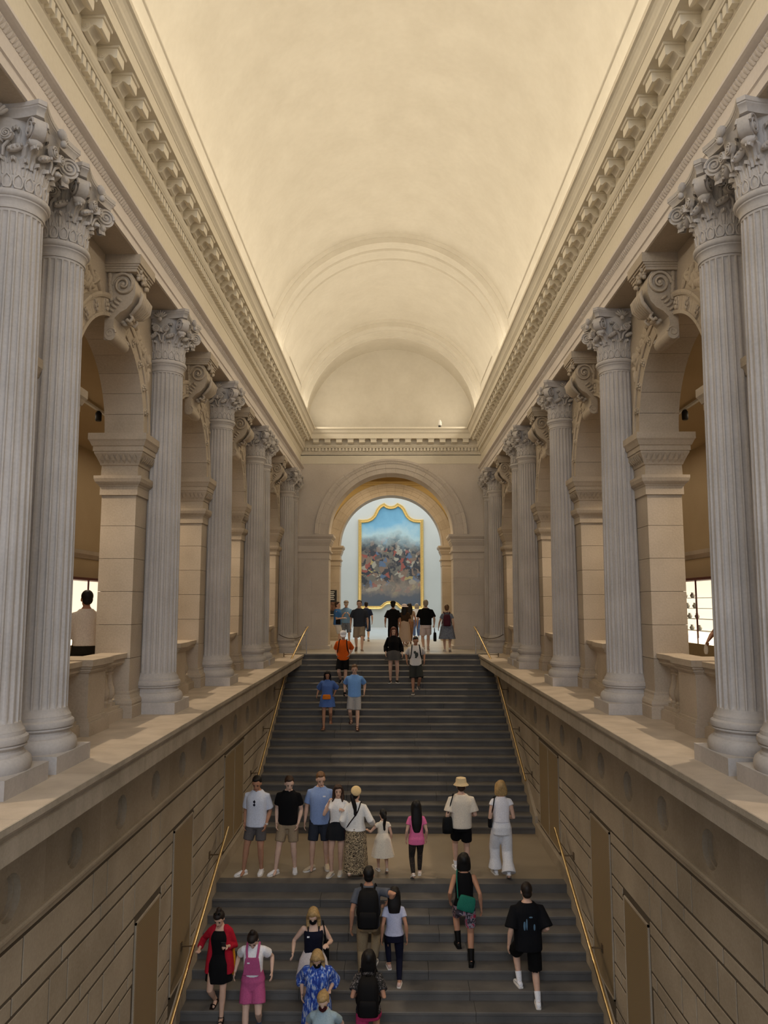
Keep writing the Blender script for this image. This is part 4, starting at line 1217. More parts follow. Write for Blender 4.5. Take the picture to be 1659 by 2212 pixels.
sg_ = link('information_board', None); sg_.location = (-2.62, 35.05, 1.1)
tag(sg_, 'dark printed information board on the pier left of the inner arch', 'sign')
off = (2.62, -35.05, -1.1)
put('board', MB().box(-2.82, -2.46, 35.03, 35.08, 1.08, 2.26), M['black'], sg_, off)
m2 = MB()
for q in range(5): m2.box(-2.80, -2.56 - 0.03 * (q % 2), 35.02, 35.03, 2.16 - q * 0.085, 2.20 - q * 0.085)
m2.box(-2.80, -2.49, 35.02, 35.03, 1.14, 1.17)
put('print', m2, M['white'], sg_, off)
m2 = MB(); m2.box(-2.80, -2.48, 35.02, 35.03, 1.34, 1.72); put('picture', m2, plain('print_brown', (0.17, 0.09, 0.06), 0.6, noise=0.6, scale=9), sg_, off)
# little lamp on the ledge of the end cornice
lm_ = link('sensor_lamp', None); lm_.location = (1.82, 27.99, 8.16)
tag(lm_, 'small white sensor standing on the cornice under the lunette', 'sensor')
put('base', MB().lathe([(0.05, 0), (0.05, 0.05), (0.02, 0.07)], 12), M['dark'], lm_, smooth=40)
put('dome', MB().lathe([(0.05, 0.05), (0.075, 0.08), (0.07, 0.18), (0.04, 0.26), (0.01, 0.28)], 14), plain('white_plastic', (0.85, 0.82, 0.75), 0.4, noise=0), lm_, smooth=40)
# ================================================================== PEOPLE
BAKE = []       # meshes to be fused into one surface
EYE = plain('eye_dark', (0.03, 0.025, 0.02), 0.4, noise=0)
LIP = plain('lip', (0.30, 0.12, 0.10), 0.6, noise=0)
MASKM = fabric((20, 20, 22))
_skin = {}
def skin_mat(rgb):
    if rgb not in _skin:
        m = plain('skin_%d_%d_%d' % rgb, hexc(*rgb), 0.6, 0, 0.3, noise=0.06, scale=14)
        m.node_tree.nodes['Principled BSDF'].inputs['Subsurface Weight'].default_value = 0.0
        _skin[rgb] = m
    return _skin[rgb]
_hairm = {}
def hair_mat(rgb):
    if rgb not in _hairm:
        _hairm[rgb] = plain('hair_%d_%d_%d' % rgb, hexc(*rgb), 0.55, 0, 0.3, noise=0.25, scale=45)
    return _hairm[rgb]
SK = {'fair': (206, 168, 146), 'pale': (214, 180, 160), 'tan': (176, 130, 104), 'brown': (138, 96, 74)}
HR = {'black': (18, 15, 15), 'brown': (58, 40, 30), 'dark': (34, 26, 22), 'blond': (168, 138, 92), 'lightbrown': (104, 76, 52), 'grey': (150, 138, 122), 'auburn': (92, 50, 34)}

def solid_ring(c, ux, uy, rx, ry, n=14, p=2.4):
    out = []
    for j in range(n):
        a = 2 * pi * j / n
        ca, sa = cos(a), sin(a)
        k = (abs(ca) ** p + abs(sa) ** p) ** (-1 / p)
        out.append(Vector(c) + Vector(ux) * (rx * ca * k) + Vector(uy) * (ry * sa * k))
    return out

def limb(mb, pts, rad, n=10, round0=True, round1=True):
    P = [Vector(p) for p in pts]; R = list(rad)
    if round0:
        d = (P[0] - P[1]).normalized(); P = [P[0] + d * R[0] * 0.85, P[0] + d * R[0] * 0.5] + P; R = [R[0] * 0.35, R[0] * 0.82] + R
    if round1:
        d = (P[-1] - P[-2]).normalized(); P = P + [P[-1] + d * R[-1] * 0.5, P[-1] + d * R[-1] * 0.85]; R = R + [R[-1] * 0.82, R[-1] * 0.35]
    mb.tube(P, R, n)

def ik(a, b, l1, l2, pole):
    a, b = Vector(a), Vector(b)
    d = b - a; L = min(d.length, (l1 + l2) * 0.998)
    b = a + d.normalized() * L
    x = (l1 * l1 - l2 * l2 + L * L) / (2 * L)
    h = sqrt(max(0, l1 * l1 - x * x))
    u = d.normalized()
    p = Vector(pole); p = p - u * p.dot(u); p = p.normalized() if p.length > 1e-5 else u.orthogonal().normalized()
    return a + u * x + p * h, b

class Person:
    def __init__(self, spec):
        self.sp = spec
        S = self.S = spec.get('H', 1.72) / 1.75
        fem = self.fem = spec.get('fem', False)
        child = spec.get('child', False)
        w = self.w = spec.get('w', 1.0)
        self.root = link('person', None)
        self.root.location = spec['at']
        self.root.rotation_euler = (0, 0, radians(spec.get('face', 0)))
        tag(self.root, spec['label'], 'person', spec.get('group'))
        self.vox = spec.get('vox', 0.0095)
        drop = spec.get('drop', 0.0)
        py = spec.get('lean_y', 0.0)
        self.tilt = spec.get('tilt', 0.0)       # forward lean of the trunk
        self.hipz = 0.93 - drop
        self.T = Matrix.Translation((0, py, self.hipz)) @ Matrix.Rotation(-self.tilt, 4, 'X') @ Matrix.Translation((0, 0, -0.93))
        sw = 0.158 if fem else 0.186
        self.shx = sw * w if w > 1 else sw
        # trunk rings z, rx, ry, yoff
        if fem:
            self.tr = [(0.80, 0.10, 0.085, -0.005), (0.86, 0.155, 0.11, -0.01), (0.93, 0.172, 0.118, -0.012), (1.0, 0.152, 0.10, -0.005), (1.09, 0.122, 0.088, 0.0), (1.18, 0.132, 0.10, 0.008), (1.27, 0.146, 0.118, 0.018), (1.34, 0.146, 0.10, 0.005), (1.385, 0.130, 0.085, -0.003), (1.42, 0.105, 0.072, -0.006), (1.455, 0.075, 0.062, -0.008), (1.50, 0.052, 0.055, -0.008)]
        else:
            self.tr = [(0.80, 0.10, 0.085, -0.005), (0.86, 0.150, 0.108, -0.008), (0.93, 0.162, 0.115, -0.008), (1.0, 0.152, 0.108, 0.0), (1.09, 0.148, 0.105, 0.004), (1.18, 0.158, 0.112, 0.006), (1.27, 0.172, 0.12, 0.008), (1.345, 0.172, 0.112, 0.0), (1.39, 0.155, 0.096, -0.004), (1.425, 0.125, 0.082, -0.008), (1.46, 0.088, 0.07, -0.01), (1.50, 0.060, 0.06, -0.01)]
        self.tr = [(z, rx * w, ry * w, yo) for z, rx, ry, yo in self.tr]
        f = spec.get('feet', ((-0.10, 0.02, 0), (0.10, -0.02, 0)))
        self.ank = [Vector((f[0][0], f[0][1], f[0][2] / S + 0.085)), Vector((f[1][0], f[1][1], f[1][2] / S + 0.085))]
        self.hip = [self.T @ Vector((-0.088, 0, 0.90)), self.T @ Vector((0.088, 0, 0.90))]
        self.knee = []
        for i in range(2):
            sx = -1 if i == 0 else 1
            k, a = ik(self.hip[i], self.ank[i], 0.43, 0.405, (sx * 0.12, 1, 0.1))
            self.knee.append(k); self.ank[i] = a
        hd = spec.get('hands', (None, None))
        self.sh = [self.T @ Vector((-self.shx, -0.01, 1.375)), self.T @ Vector((self.shx, -0.01, 1.375))]
        self.elb = []; self.wri = []
        for i in range(2):
            sx = -1 if i == 0 else 1
            t = hd[i] if hd[i] is not None else (sx * (self.shx + 0.085), 0.05, 0.86)
            pole = (sx * 0.35, -1, -0.25)
            if len(t) > 3: pole = t[3]; t = t[:3]
            e, b = ik(self.sh[i], Vector(t), 0.285, 0.25, pole)
            self.elb.append(e); self.wri.append(b)
        self.neck = self.T @ Vector((0, -0.012, 1.495))
        hp = spec.get('head', (0, 0, 0))
        self.HM = Matrix.Translation(self.neck + Vector((0, 0.004, 0.0))) @ Euler((-hp[0], hp[2] if len(hp) > 2 else 0, hp[1]), 'XYZ').to_matrix().to_4x4() @ Matrix.Translation((0, 0.0, 0.006))
        self.hs = spec.get('headscale', 1.06 if not child else 1.2)
    def M4(self): return Matrix.Scale(self.S, 4)
    def add(self, name, mb, mat, fuse=0.0, smooth=60, label=None, dec=0.5):
        mb.xf(self.M4())
        o = put(name, mb, mat, self.root, smooth=smooth)
        if fuse: BAKE.append((o, fuse * self.S, dec))
        if label: o['label'] = label
        return o
    def H(self, p): return self.HM @ (Vector(p) * self.hs)
    def body(self):
        sp = self.sp; mb = MB(); T = self.T
        X, Y = Vector((1, 0, 0)), (T.to_3x3() @ Vector((0, 1, 0)))
        mb.rings([solid_ring(T @ Vector((0, yo, z)), X, Y, rx, ry, 16) for z, rx, ry, yo in self.tr])
        limb(mb, [self.T @ Vector((0, -0.012, 1.44)), self.neck, self.H((0, 0.01, 0.05))], [0.062, 0.052, 0.052], 12)
        # head
        R3 = self.HM.to_3x3()
        k = self.hs
        mb.ell(self.H((0, 0.005, 0.135)), (0.076 * k, 0.096 * k, 0.098 * k), 16, 12, R3)
        mb.ell(self.H((0, 0.035, 0.065)), (0.056 * k, 0.066 * k, 0.072 * k), 14, 10, R3)
        limb(mb, [self.H((0, 0.088, 0.125)), self.H((0, 0.108, 0.085))], [0.009 * k, 0.015 * k], 8)
        mb.ell(self.H((0, 0.088, 0.022)), (0.022 * k, 0.02 * k, 0.018 * k), 8, 6, R3)
        for sx in (-1, 1): mb.ell(self.H((sx * 0.077, 0.0, 0.105)), (0.010 * k, 0.02 * k, 0.032 * k), 8, 6, R3)
        # arms
        th = 0.9 if self.fem else 1.0
        for i in range(2):
            s, e, w = self.sh[i], self.elb[i], self.wri[i]
            limb(mb, [s, s.lerp(e, 0.35), s.lerp(e, 0.75), e, e.lerp(w, 0.3), e.lerp(w, 0.75), w], [0.052 * th, 0.05 * th, 0.042 * th, 0.038 * th, 0.042 * th, 0.03 * th, 0.025 * th], 10)
            self.hand(mb, i)
        for i in range(2):
            h, kn, a = self.hip[i], self.knee[i], self.ank[i]
            limb(mb, [h, h.lerp(kn, 0.4), h.lerp(kn, 0.85), kn, kn.lerp(a, 0.3), kn.lerp(a, 0.7), a], [0.092 * (1.03 if self.fem else 1), 0.083, 0.062, 0.055, 0.056, 0.041, 0.034], 12)
            limb(mb, [a + Vector((0, -0.02, -0.02)), a + Vector((0, 0.06, -0.045)), a + Vector((0, 0.13, -0.062))], [0.036, 0.034, 0.022], 8)
        self.bodyo = self.add('body', mb, skin_mat(SK[sp.get('skin', 'fair')]), self.vox, 70, dec=0.35)
        # face
        for sx in (-1, 1):
            mb = MB(); mb.ell(self.H((sx * 0.031, 0.090, 0.118)), (0.012 * k, 0.008 * k, 0.007 * k), 8, 6, R3)
            self.add('eye', mb, EYE)
            mb = MB(); mb.ell(self.H((sx * 0.032, 0.093, 0.138)), (0.017 * k, 0.007 * k, 0.004 * k), 8, 5, R3)
            self.add('eyebrow', mb, hair_mat(HR[sp.get('hair', ('short', 'brown'))[1]]))
        if sp.get('mask'):
            mb = MB(); mb.ell(self.H((0, 0.068, 0.066)), (0.059 * k, 0.056 * k, 0.046 * k), 14, 9, R3); mb.ell(self.H((0, 0.098, 0.084)), (0.024 * k, 0.026 * k, 0.022 * k), 10, 7, R3)
            self.add('face_mask', mb, fabric(sp['mask']), label='dark cloth face mask')
        else:
            mb = MB(); mb.ell(self.H((0, 0.097, 0.052)), (0.022 * k, 0.007 * k, 0.006 * k), 8, 5, R3)
            self.add('mouth', mb, LIP)
    def hand(self, mb, i):
        sx = -1 if i == 0 else 1
        e, w = self.elb[i], self.wri[i]
        d = (w - e).normalized()
        curl = self.sp.get('curl', (0.35, 0.35))[i]
        k = 0.92 if self.fem else 1.0
        # palm normal faces the thigh; thumb forward
        fwd = Vector((0, 1, 0)); fwd = (fwd - d * fwd.dot(d))
        if fwd.length < 0.3:
            fwd = Vector((-sx, 0, 0)) - d * Vector((-sx, 0, 0)).dot(d)
        fwd.normalize()
        nrm = d.cross(fwd) * sx; nrm.normalize()
        if nrm.x * sx > 0 and abs(d.z) > 0.5: nrm = -nrm
        pc = w + d * 0.048 * k
        rot = Matrix((fwd, nrm, d)).transposed()
        mb.ell(pc, (0.042 * k, 0.019 * k, 0.055 * k), 10, 8, rot)
        for q, L in zip((-1.5, -0.5, 0.5, 1.5), (0.060, 0.072, 0.076, 0.066)):
            b = pc + d * 0.045 * k + fwd * q * 0.0205 * k
            d1 = (d * cos(curl) + nrm * sin(curl)); d2 = (d * cos(curl * 2.4) + nrm * sin(curl * 2.4))
            limb(mb, [b - d * 0.02, b, b + d1 * L * 0.5 * k, b + (d1 * 0.5 + d2 * 0.5) * L * k], [0.0105 * k, 0.0105 * k, 0.0098 * k, 0.0085 * k], 6)
        tb = w + d * 0.022 * k + fwd * 0.026 * k
        limb(mb, [tb, tb + (fwd * 0.75 + d * 0.75).normalized() * 0.035 * k, tb + (fwd * 0.45 + d + nrm * 0.4).normalized() * 0.068 * k], [0.014 * k, 0.0125 * k, 0.0095 * k], 6)
    def shoes(self, rgb, kind='shoe', sole=(230, 226, 220)):
        for i in range(2):
            a = self.ank[i]; kn = self.knee[i]
            lift = self.sp.get('heel', (0, 0))[i]          # heel raised when pushing off
            sx = -1 if i == 0 else 1
            toe = radians(self.sp.get('toe', (8, 8))[i]) * sx
            Mx = Matrix.Translation(a + Vector((0, 0, -0.085))) @ Matrix.Rotation(-toe, 4, 'Z') @ Matrix.Translation((0, 0.10, 0)) @ Matrix.Rotation(-lift, 4, 'X') @ Matrix.Translation((0, -0.10, 0))
            if kind in ('shoe', 'boot'):
                mb = MB(); rs = []
                for y, wv, hv in ((-0.075, 0.022, 0.055), (-0.066, 0.034, 0.075), (-0.03, 0.040, 0.092), (0.02, 0.042, 0.090), (0.06, 0.044, 0.075), (0.11, 0.047, 0.060), (0.155, 0.042, 0.048), (0.182, 0.028, 0.036), (0.192, 0.012, 0.026)):
                    rs.append([(wv * cos(t), y, max(0.012, 0.012 + (hv - 0.012) * (0.5 + 0.5 * sin(t)) ** 0.7 if sin(t) > -0.99 else 0.012)) for t in [2 * pi * j / 12 for j in range(12)]])
                mb.rings(rs); mb.xf(Mx)
                o = self.add('shoe', mb, fabric(rgb, 0.6), smooth=60)
                mb = MB(); rs = []
                for y, wv in ((-0.08, 0.026), (-0.066, 0.039), (-0.02, 0.043), (0.06, 0.046), (0.12, 0.05), (0.165, 0.042), (0.195, 0.02)):
                    rs.append([(-wv, y, 0), (wv, y, 0), (wv, y, 0.022), (-wv, y, 0.022)])
                mb.rings(rs); mb.xf(Mx)
                mb.xf(self.M4()); put('sole', mb, fabric(sole, 0.7), o, smooth=30)
                if kind == 'boot':
                    mb = MB(); limb(mb, [a + Vector((0, 0, -0.03)), a.lerp(kn, 0.25), a.lerp(kn, 0.42)], [0.046, 0.05, 0.058], 12, True, False)
                    self.add('boot_leg', mb, fabric(rgb, 0.6))
            else:
                mb = MB(); rs = []
                for y, wv in ((-0.085, 0.025), (-0.066, 0.038), (-0.02, 0.040), (0.06, 0.043), (0.12, 0.046), (0.165, 0.040), (0.19, 0.02)):
                    rs.append([(-wv, y, 0), (wv, y, 0), (wv, y, 0.018), (-wv, y, 0.018)])
                mb.rings(rs)
                mb.tube([(-0.043, 0.09, 0.018), (-0.03, 0.10, 0.055), (0.0, 0.105, 0.066), (0.03, 0.10, 0.055), (0.043, 0.09, 0.018)], 0.009, 6)
                mb.tube([(-0.04, -0.03, 0.018), (-0.04, 0.0, 0.08), (0.0, 0.045, 0.095), (0.04, 0.0, 0.08), (0.04, -0.03, 0.018)], 0.007, 6)
                mb.xf(Mx)
                self.add('sandal', mb, fabric(rgb, 0.6), smooth=40)
    def socks(self, rgb, up=0.3):
        for i in range(2):
            mb = MB(); a, kn = self.ank[i], self.knee[i]
            limb(mb, [a + Vector((0, 0, -0.03)), a, a.lerp(kn, up)], [0.04, 0.041, 0.05], 12, True, False)
            self.add('sock', mb, fabric(rgb))
    def trunk(self, mb, z0, z1, inf, flare=0.0, straight=True, yb=0.0):
        """garment round the trunk from z0 up to z1"""
        T = self.T; X = Vector((1, 0, 0)); Y = T.to_3x3() @ Vector((0, 1, 0))
        zz = [t[0] for t in self.tr]
        def at(z):
            z = max(z, 0.86)
            for a, b in zip(self.tr[:-1], self.tr[1:]):
                if a[0] <= z <= b[0]:
                    t = (z - a[0]) / (b[0] - a[0]); return [a[k] + (b[k] - a[k]) * t for k in range(4)]
            return list(self.tr[-1])
        mx = 0.0; my = 0.0
        zs = [z1 - (z1 - z0) * i / 11 for i in range(12)]
        rs = []
        for z in zs:
            _, rx, ry, yo = at(z)
            if straight:
                if z < 1.34: mx = max(mx * 0.985, rx); my = max(my * 0.985, ry); rx, ry = mx, my
            f_ = flare * max(0, (1.1 - z)) 
            rs.append(solid_ring(T @ Vector((0, yo * (1 if z > 1.0 else 0.5) + yb, z)), X, Y, rx + inf + f_, ry + inf + f_ + 0.006, 18))
        mb.rings(rs)
        return mb
    def top(self, rgb, z0=0.84, sleeve=0.55, inf=0.014, mat=None, straight=True, neck=1.475, loose=0.0, name='shirt', flare=0.03, cuff=0.0, label=None):
        mb = MB(); self.trunk(mb, z0, neck, inf, flare, straight)
        if sleeve > 0:
            for i in range(2):
                s, e, w = self.sh[i], self.elb[i], self.wri[i]
                c = self.T @ Vector(((-1 if i == 0 else 1) * self.shx * 0.50, -0.01, 1.385))
                pts = [c, s]; rad = [0.066, 0.058 + loose * 0.4]
                if sleeve <= 1:
                    pts += [s.lerp(e, sleeve * 0.5), s.lerp(e, sleeve)]; rad += [0.062 + loose * 0.7, 0.064 + loose]
                else:
                    pts += [s.lerp(e, 0.5), e, e.lerp(w, (sleeve - 1) * 0.5), e.lerp(w, sleeve - 1)]; rad += [0.058 + loose * 0.6, 0.052 + loose, 0.05 + loose, 0.042 + loose + cuff]
                limb(mb, pts, rad, 12, True, False)
        return self.add(name, mb, mat or fabric(rgb), 0.0125, 70, label=label, dec=0.5)
    def shorts(self, rgb, length=0.9, loose=0.018, z1=1.04, mat=None, name='shorts', hem=0.0, inf=0.010):
        mb = MB(); self.trunk(mb, 0.80, z1, inf, 0.0, False)
        for i in range(2):
            h, k, a = self.hip[i], self.knee[i], self.ank[i]
            if length <= 1:
                pts = [h + Vector((0, 0, 0.02)), h.lerp(k, length * 0.5), h.lerp(k, length)]
                rad = [0.10, 0.092 + loose * 0.6, 0.078 + loose + hem]
            else:
                t = length - 1
                pts = [h + Vector((0, 0, 0.02)), h.lerp(k, 0.5), k, k.lerp(a, t * 0.5), k.lerp(a, t)]
                rad = [0.10, 0.09 + loose * 0.5, 0.068 + loose, 0.062 + loose, 0.046 + loose + hem]
            limb(mb, pts, rad, 14, True, False)
        return self.add(name, mb, mat or fabric(rgb), 0.0125, 70, dec=0.5)
    def skirt(self, rgb, z0, z1=1.08, flare=0.12, mat=None, name='skirt', pleat=0.012, sway=(0, 0)):
        mb = MB(); n = 36; rs = []; T = self.T
        for q in range(11):
            t = q / 10; z = z1 + (z0 - z1) * t
            base = 0.135 + (0.055 if self.fem else 0.04) * min(1, t * (z1 - z0) / 0.17)
            rx = base * self.w + flare * t; ry = base * 0.78 * self.w + flare * 0.85 * t + 0.012
            c = Vector((sway[0] * t, sway[1] * t, z)) if z < 0.9 else T @ Vector((0, -0.005, z))
            if z < 0.9: c += Vector((0, (T @ Vector((0, 0, 0.9))).y, self.hipz - 0.93))
            rs.append([c + Vector((rx * cos(a) * (1 + pleat * t * 4 * sin(7 * a)), ry * sin(a) * (1 + pleat * t * 4 * sin(7 * a)), 0)) for a in [2 * pi * j / n for j in range(n)]])
        mb.rings(rs)
        return self.add(name, mb, mat or fabric(rgb), smooth=60)
    def hair(self):
        kind, col = self.sp.get('hair', ('short', 'brown')); m = hair_mat(HR[col]); R3 = self.HM.to_3x3(); k = self.hs
        mb = MB()
        if kind == 'none': return
        if kind == 'short':
            mb.ell(self.H((0, -0.018, 0.156)), (0.085 * k, 0.097 * k, 0.093 * k), 16, 10, R3)
            mb.ell(self.H((0, -0.045, 0.095)), (0.074 * k, 0.058 * k, 0.068 * k), 12, 8, R3)
            mb.ell(self.H((0.01, 0.040, 0.212)), (0.056 * k, 0.045 * k, 0.030 * k), 12, 8, R3)
        elif kind in ('long', 'bob', 'pony', 'bun', 'midlong'):
            mb.ell(self.H((0, -0.014, 0.148)), (0.088 * k, 0.097 * k, 0.095 * k), 16, 10, R3)
            mb.ell(self.H((0.008, 0.022, 0.192)), (0.076 * k, 0.074 * k, 0.054 * k), 14, 9, R3)
            if kind in ('long', 'midlong', 'bob'):
                lw = {'long': -0.20, 'midlong': -0.12, 'bob': 0.01}[kind]
                lw = max(lw, self.sp.get('hairlow', lw))
                for sx in (-1, 1):
                    limb(mb, smooth_path([self.H((sx * 0.062, 0.055, 0.19)), self.H((sx * 0.082, 0.03, 0.12)), self.H((sx * 0.083, 0.012, 0.05)), self.neck + Vector((sx * 0.088, 0.045 if kind != 'bob' else 0.0, lw * 0.5)), self.neck + Vector((sx * 0.085, 0.075 if kind != 'bob' else 0.0, lw))], 3), [0.02, 0.026, 0.03, 0.03, 0.031, 0.032, 0.034, 0.034, 0.034, 0.032, 0.03, 0.026, 0.014], 8)
            if kind in ('pony', 'bun'):
                mb.ell(self.H((0, -0.045, 0.095)), (0.072 * k, 0.06 * k, 0.07 * k), 12, 8, R3)
            if kind == 'bun':
                mb.ell(self.H((0, -0.05, 0.245)), (0.045 * k, 0.045 * k, 0.042 * k), 12, 8, R3)
            if kind == 'pony':
                p = [self.H((0, -0.10, 0.14)), self.H((0, -0.14, 0.10)), self.neck + Vector((0.01, -0.13, -0.10)), self.neck + Vector((0.02, -0.135, -0.27))]
                limb(mb, smooth_path(p, 4), [0.035] * 5 + [0.045] * 4 + [0.034] * 3 + [0.012], 10)
            if kind in ('long', 'midlong', 'bob'):
                low = {'long': -0.36, 'midlong': -0.16, 'bob': -0.005}[kind]
                if 'hairlow' in self.sp: low = self.sp['hairlow']
                rs = []
                for q in range(7):
                    t = q / 6
                    top_ = self.H((0, -0.030, 0.145))
                    z = top_.z + (self.neck.z + low - top_.z) * t
                    y = top_.y + ((self.neck.y - (0.075 if low < -0.1 else 0.02)) - top_.y) * min(1, t * 1.6)
                    x = top_.x + (self.neck.x - top_.x) * min(1, t * 1.5)
                    wv = (0.088 + 0.022 * sin(pi * t)) * k if kind != 'long' else (0.088 + 0.03 * sin(pi * t) - 0.015 * t) * k
                    dv = (0.072 - 0.030 * t) * k
                    rs.append(solid_ring((x, y, z), (1, 0, 0), (0, 1, 0), wv, dv, 14))
                mb.rings(rs)
        o = self.add('hair', mb, m, 0.011, 70, dec=0.5)
        return o
    def hat(self, kind, rgb):
        mb = MB(); k = self.hs
        if kind == 'bucket':
            mb.lathe([(0.135, 0.135), (0.14, 0.138), (0.106, 0.175), (0.100, 0.185), (0.096, 0.235), (0.086, 0.262), (0.05, 0.272), (0.01, 0.274)], 24)
        elif kind == 'sun':
            mb.lathe([(0.16, 0.15), (0.165, 0.154), (0.105, 0.185), (0.1, 0.225), (0.085, 0.25), (0.05, 0.262), (0.01, 0.265)], 24)
        elif kind == 'cap':
            mb.lathe([(0.098, 0.165), (0.099, 0.18), (0.094, 0.215), (0.075, 0.245), (0.04, 0.26), (0.01, 0.264)], 22)
            rs = []
            for y, wv in ((0.06, 0.085), (0.10, 0.08), (0.14, 0.068), (0.168, 0.04), (0.178, 0.01)):
                z = 0.172 - (y - 0.06) * 0.18
                rs.append([(-wv, y, z), (0, y, z + 0.012), (wv, y, z), (wv, y, z - 0.008), (0, y, z + 0.004), (-wv, y, z - 0.008)])
            mb.rings(rs)
        elif kind == 'beret':
            mb.ell((0.05, -0.06, 0.19), (0.10, 0.10, 0.045), 18, 9, Matrix.Rotation(0.75, 3, 'Y') @ Matrix.Rotation(0.75, 3, 'X'))
        mb.v = [tuple(self.H((p[0], p[1] - 0.008, p[2]))) for p in mb.v]
        self.add('hat', mb, fabric(rgb), smooth=50)
    # separate carried things -------------------------------------------------
    def world(self, p): return Matrix.Translation(self.root.location) @ Matrix.Rotation(self.root.rotation_euler.z, 4, 'Z') @ (Vector(p) * self.S)
    def carried(self, name, parts, label, cat):
        """parts: (part name, MB in body coordinates, material); top-level empty sharing the wearer's frame"""
        r = link(name, None); r.location = self.root.location; r.rotation_euler = self.root.rotation_euler
        tag(r, label, cat)
        for nm, mb, mat in parts:
            mb.xf(self.M4()); put(nm, mb, mat, r, smooth=50)
        return r
    def backpack(self, rgb, label, k=1.0, straps=True):
        T = self.T
        bk = MB(); rs = []
        for z, wv, d in ((0.93, 0.10, 0.05), (0.945, 0.145, 0.085), (1.05, 0.155, 0.10), (1.2, 0.155, 0.10), (1.33, 0.145, 0.09), (1.40, 0.125, 0.07), (1.435, 0.08, 0.04)):
            zz = 1.19 + (z - 1.19) * k
            rs.append(solid_ring(T @ Vector((0, -0.135 - d * k, zz)), (1, 0, 0), (0, 1, 0), wv * k, d * k, 16, 3.4))
        bk.rings(rs)
        pk = MB(); rs = []
        for z, wv, d in ((0.965, 0.08, 0.02), (0.98, 0.115, 0.04), (1.10, 0.12, 0.045), (1.16, 0.115, 0.035), (1.175, 0.09, 0.015)):
            zz = 1.19 + (z - 1.19) * k
            rs.append(solid_ring(T @ Vector((0, -0.135 - 0.195 * k, zz)), (1, 0, 0), (0, 1, 0), wv * k, d * k, 14, 3.4))
        pk.rings(rs)
        parts = [('bag', bk, fabric(rgb, 0.75)), ('pocket', pk, fabric(rgb, 0.75))]
        hd = MB(); hd.tube([T @ Vector((-0.035, -0.16, 1.42)), T @ Vector((-0.03, -0.19, 1.47)), T @ Vector((0.03, -0.19, 1.47)), T @ Vector((0.035, -0.16, 1.42))], 0.010, 6)
        parts.append(('handle', hd, fabric(rgb, 0.75)))
        for sx in (-1, 1):
            st = MB(); st.tube(smooth_path([T @ Vector((sx * 0.085, -0.15, 1.40)), T @ Vector((sx * 0.105, -0.09, 1.478)), T @ Vector((sx * 0.115, 0.02, 1.475)), T @ Vector((sx * 0.13, 0.125, 1.36)), T @ Vector((sx * 0.15, 0.13, 1.20)), T @ Vector((sx * 0.18, 0.02, 1.05)), T @ Vector((sx * 0.13, -0.14, 1.0))], 4), 0.021, 6, flat=0.6)
            parts.append(('strap', st, fabric(rgb, 0.75)))
        return self.carried('backpack', parts, label, 'backpack')
    def bag(self, c, size, rgb, label, strap=None, name='handbag', mat=None, tilt=0.0, cat='bag'):
        m = mat or fabric(rgb, 0.7)
        c = self.T @ Vector(c)
        if strap: strap = [q if isinstance(q, Vector) else self.T @ Vector(q) for q in strap]
        mb = MB(); rs = []
        for t, k in ((-1, 0.75), (-0.92, 0.95), (-0.3, 1.0), (0.5, 0.93), (0.9, 0.85), (1, 0.7)):
            rs.append(solid_ring((0, 0, t * size[2]), (1, 0, 0), (0, 1, 0), size[0] * k, size[1] * k, 14, 3.5))
        mb.rings(rs)
        mb.xf(Matrix.Translation(c) @ Matrix.Rotation(tilt, 4, 'Y'))
        parts = [('bag', mb, m)]
        if strap:
            st = MB(); st.tube(smooth_path(strap, 5), 0.011, 6)
            parts.append(('strap', st, m))
        return self.carried(name, parts, label, cat)
    def phone(self, i, label):
        w = self.wri[i]; d = (w - self.elb[i]).normalized()
        c = w + d * 0.10
        mb = MB(); mb.box(-0.036, 0.036, -0.005, 0.005, -0.072, 0.072); mb.xf(Matrix.Translation(c + Vector((0, 0.02, 0.03))) @ Matrix.Rotation(-0.6, 4, 'X'))
        return self.carried('phone', [('case', mb, M['black'])], label, 'phone')

def build(sp):
    p = Person(sp)
    p.body(); p.hair()
    for fn, kw in sp['wear']:
        getattr(p, fn)(**kw)
    return p
# ------------------------------------------------------------------ who is there
def low(j, x, dy=0.16): return (x, YMF - TREAD2 * j + dy, ZMID - RISE * j)
def up(k, x, dy=0.17): return (x, YTOP - TREAD * k + dy, -RISE * k)
def mid(x, y): return (x, y, ZMID)
R_, T_ = RISE, TREAD2
WHITE, OFFW, BLACK, NAVY = (232, 232, 236), (226, 216, 200), (17, 17, 19), (26, 30, 44)
LEO = spotted('leopard_print', hexc(40, 28, 20), hexc(205, 185, 150), hexc(30, 24, 20), 34)
BLUEPAT = spotted('blue_white_print', hexc(34, 62, 150), hexc(74, 112, 196), hexc(176, 188, 214), 34, 'tall')
GREYPAT = spotted('grey_print', hexc(96, 104, 122), hexc(130, 138, 152), hexc(76, 80, 92), 26)
DOWN = dict(feet=((-0.09, -0.04, 0), (0.09, 0.27, -R_)), drop=0.13, lean_y=0.10, heel=(0.25, 0))
DOWN2 = dict(feet=((-0.09, 0.27, -R_), (0.09, -0.04, 0)), drop=0.13, lean_y=0.10, heel=(0, 0.25))
UP = dict(feet=((-0.09, 0.0, 0), (0.09, 0.33, R_)), drop=0.02, lean_y=0.12, tilt=0.06)
UP2 = dict(feet=((-0.09, 0.33, R_), (0.09, 0.0, 0)), drop=0.02, lean_y=0.12, tilt=0.06)
WALK = dict(feet=((-0.09, 0.20, 0), (0.09, -0.16, 0.02)), drop=0.03, heel=(0, 0.5))
WALK2 = dict(feet=((-0.09, -0.16, 0.02), (0.09, 0.20, 0)), drop=0.03, heel=(0.5, 0))
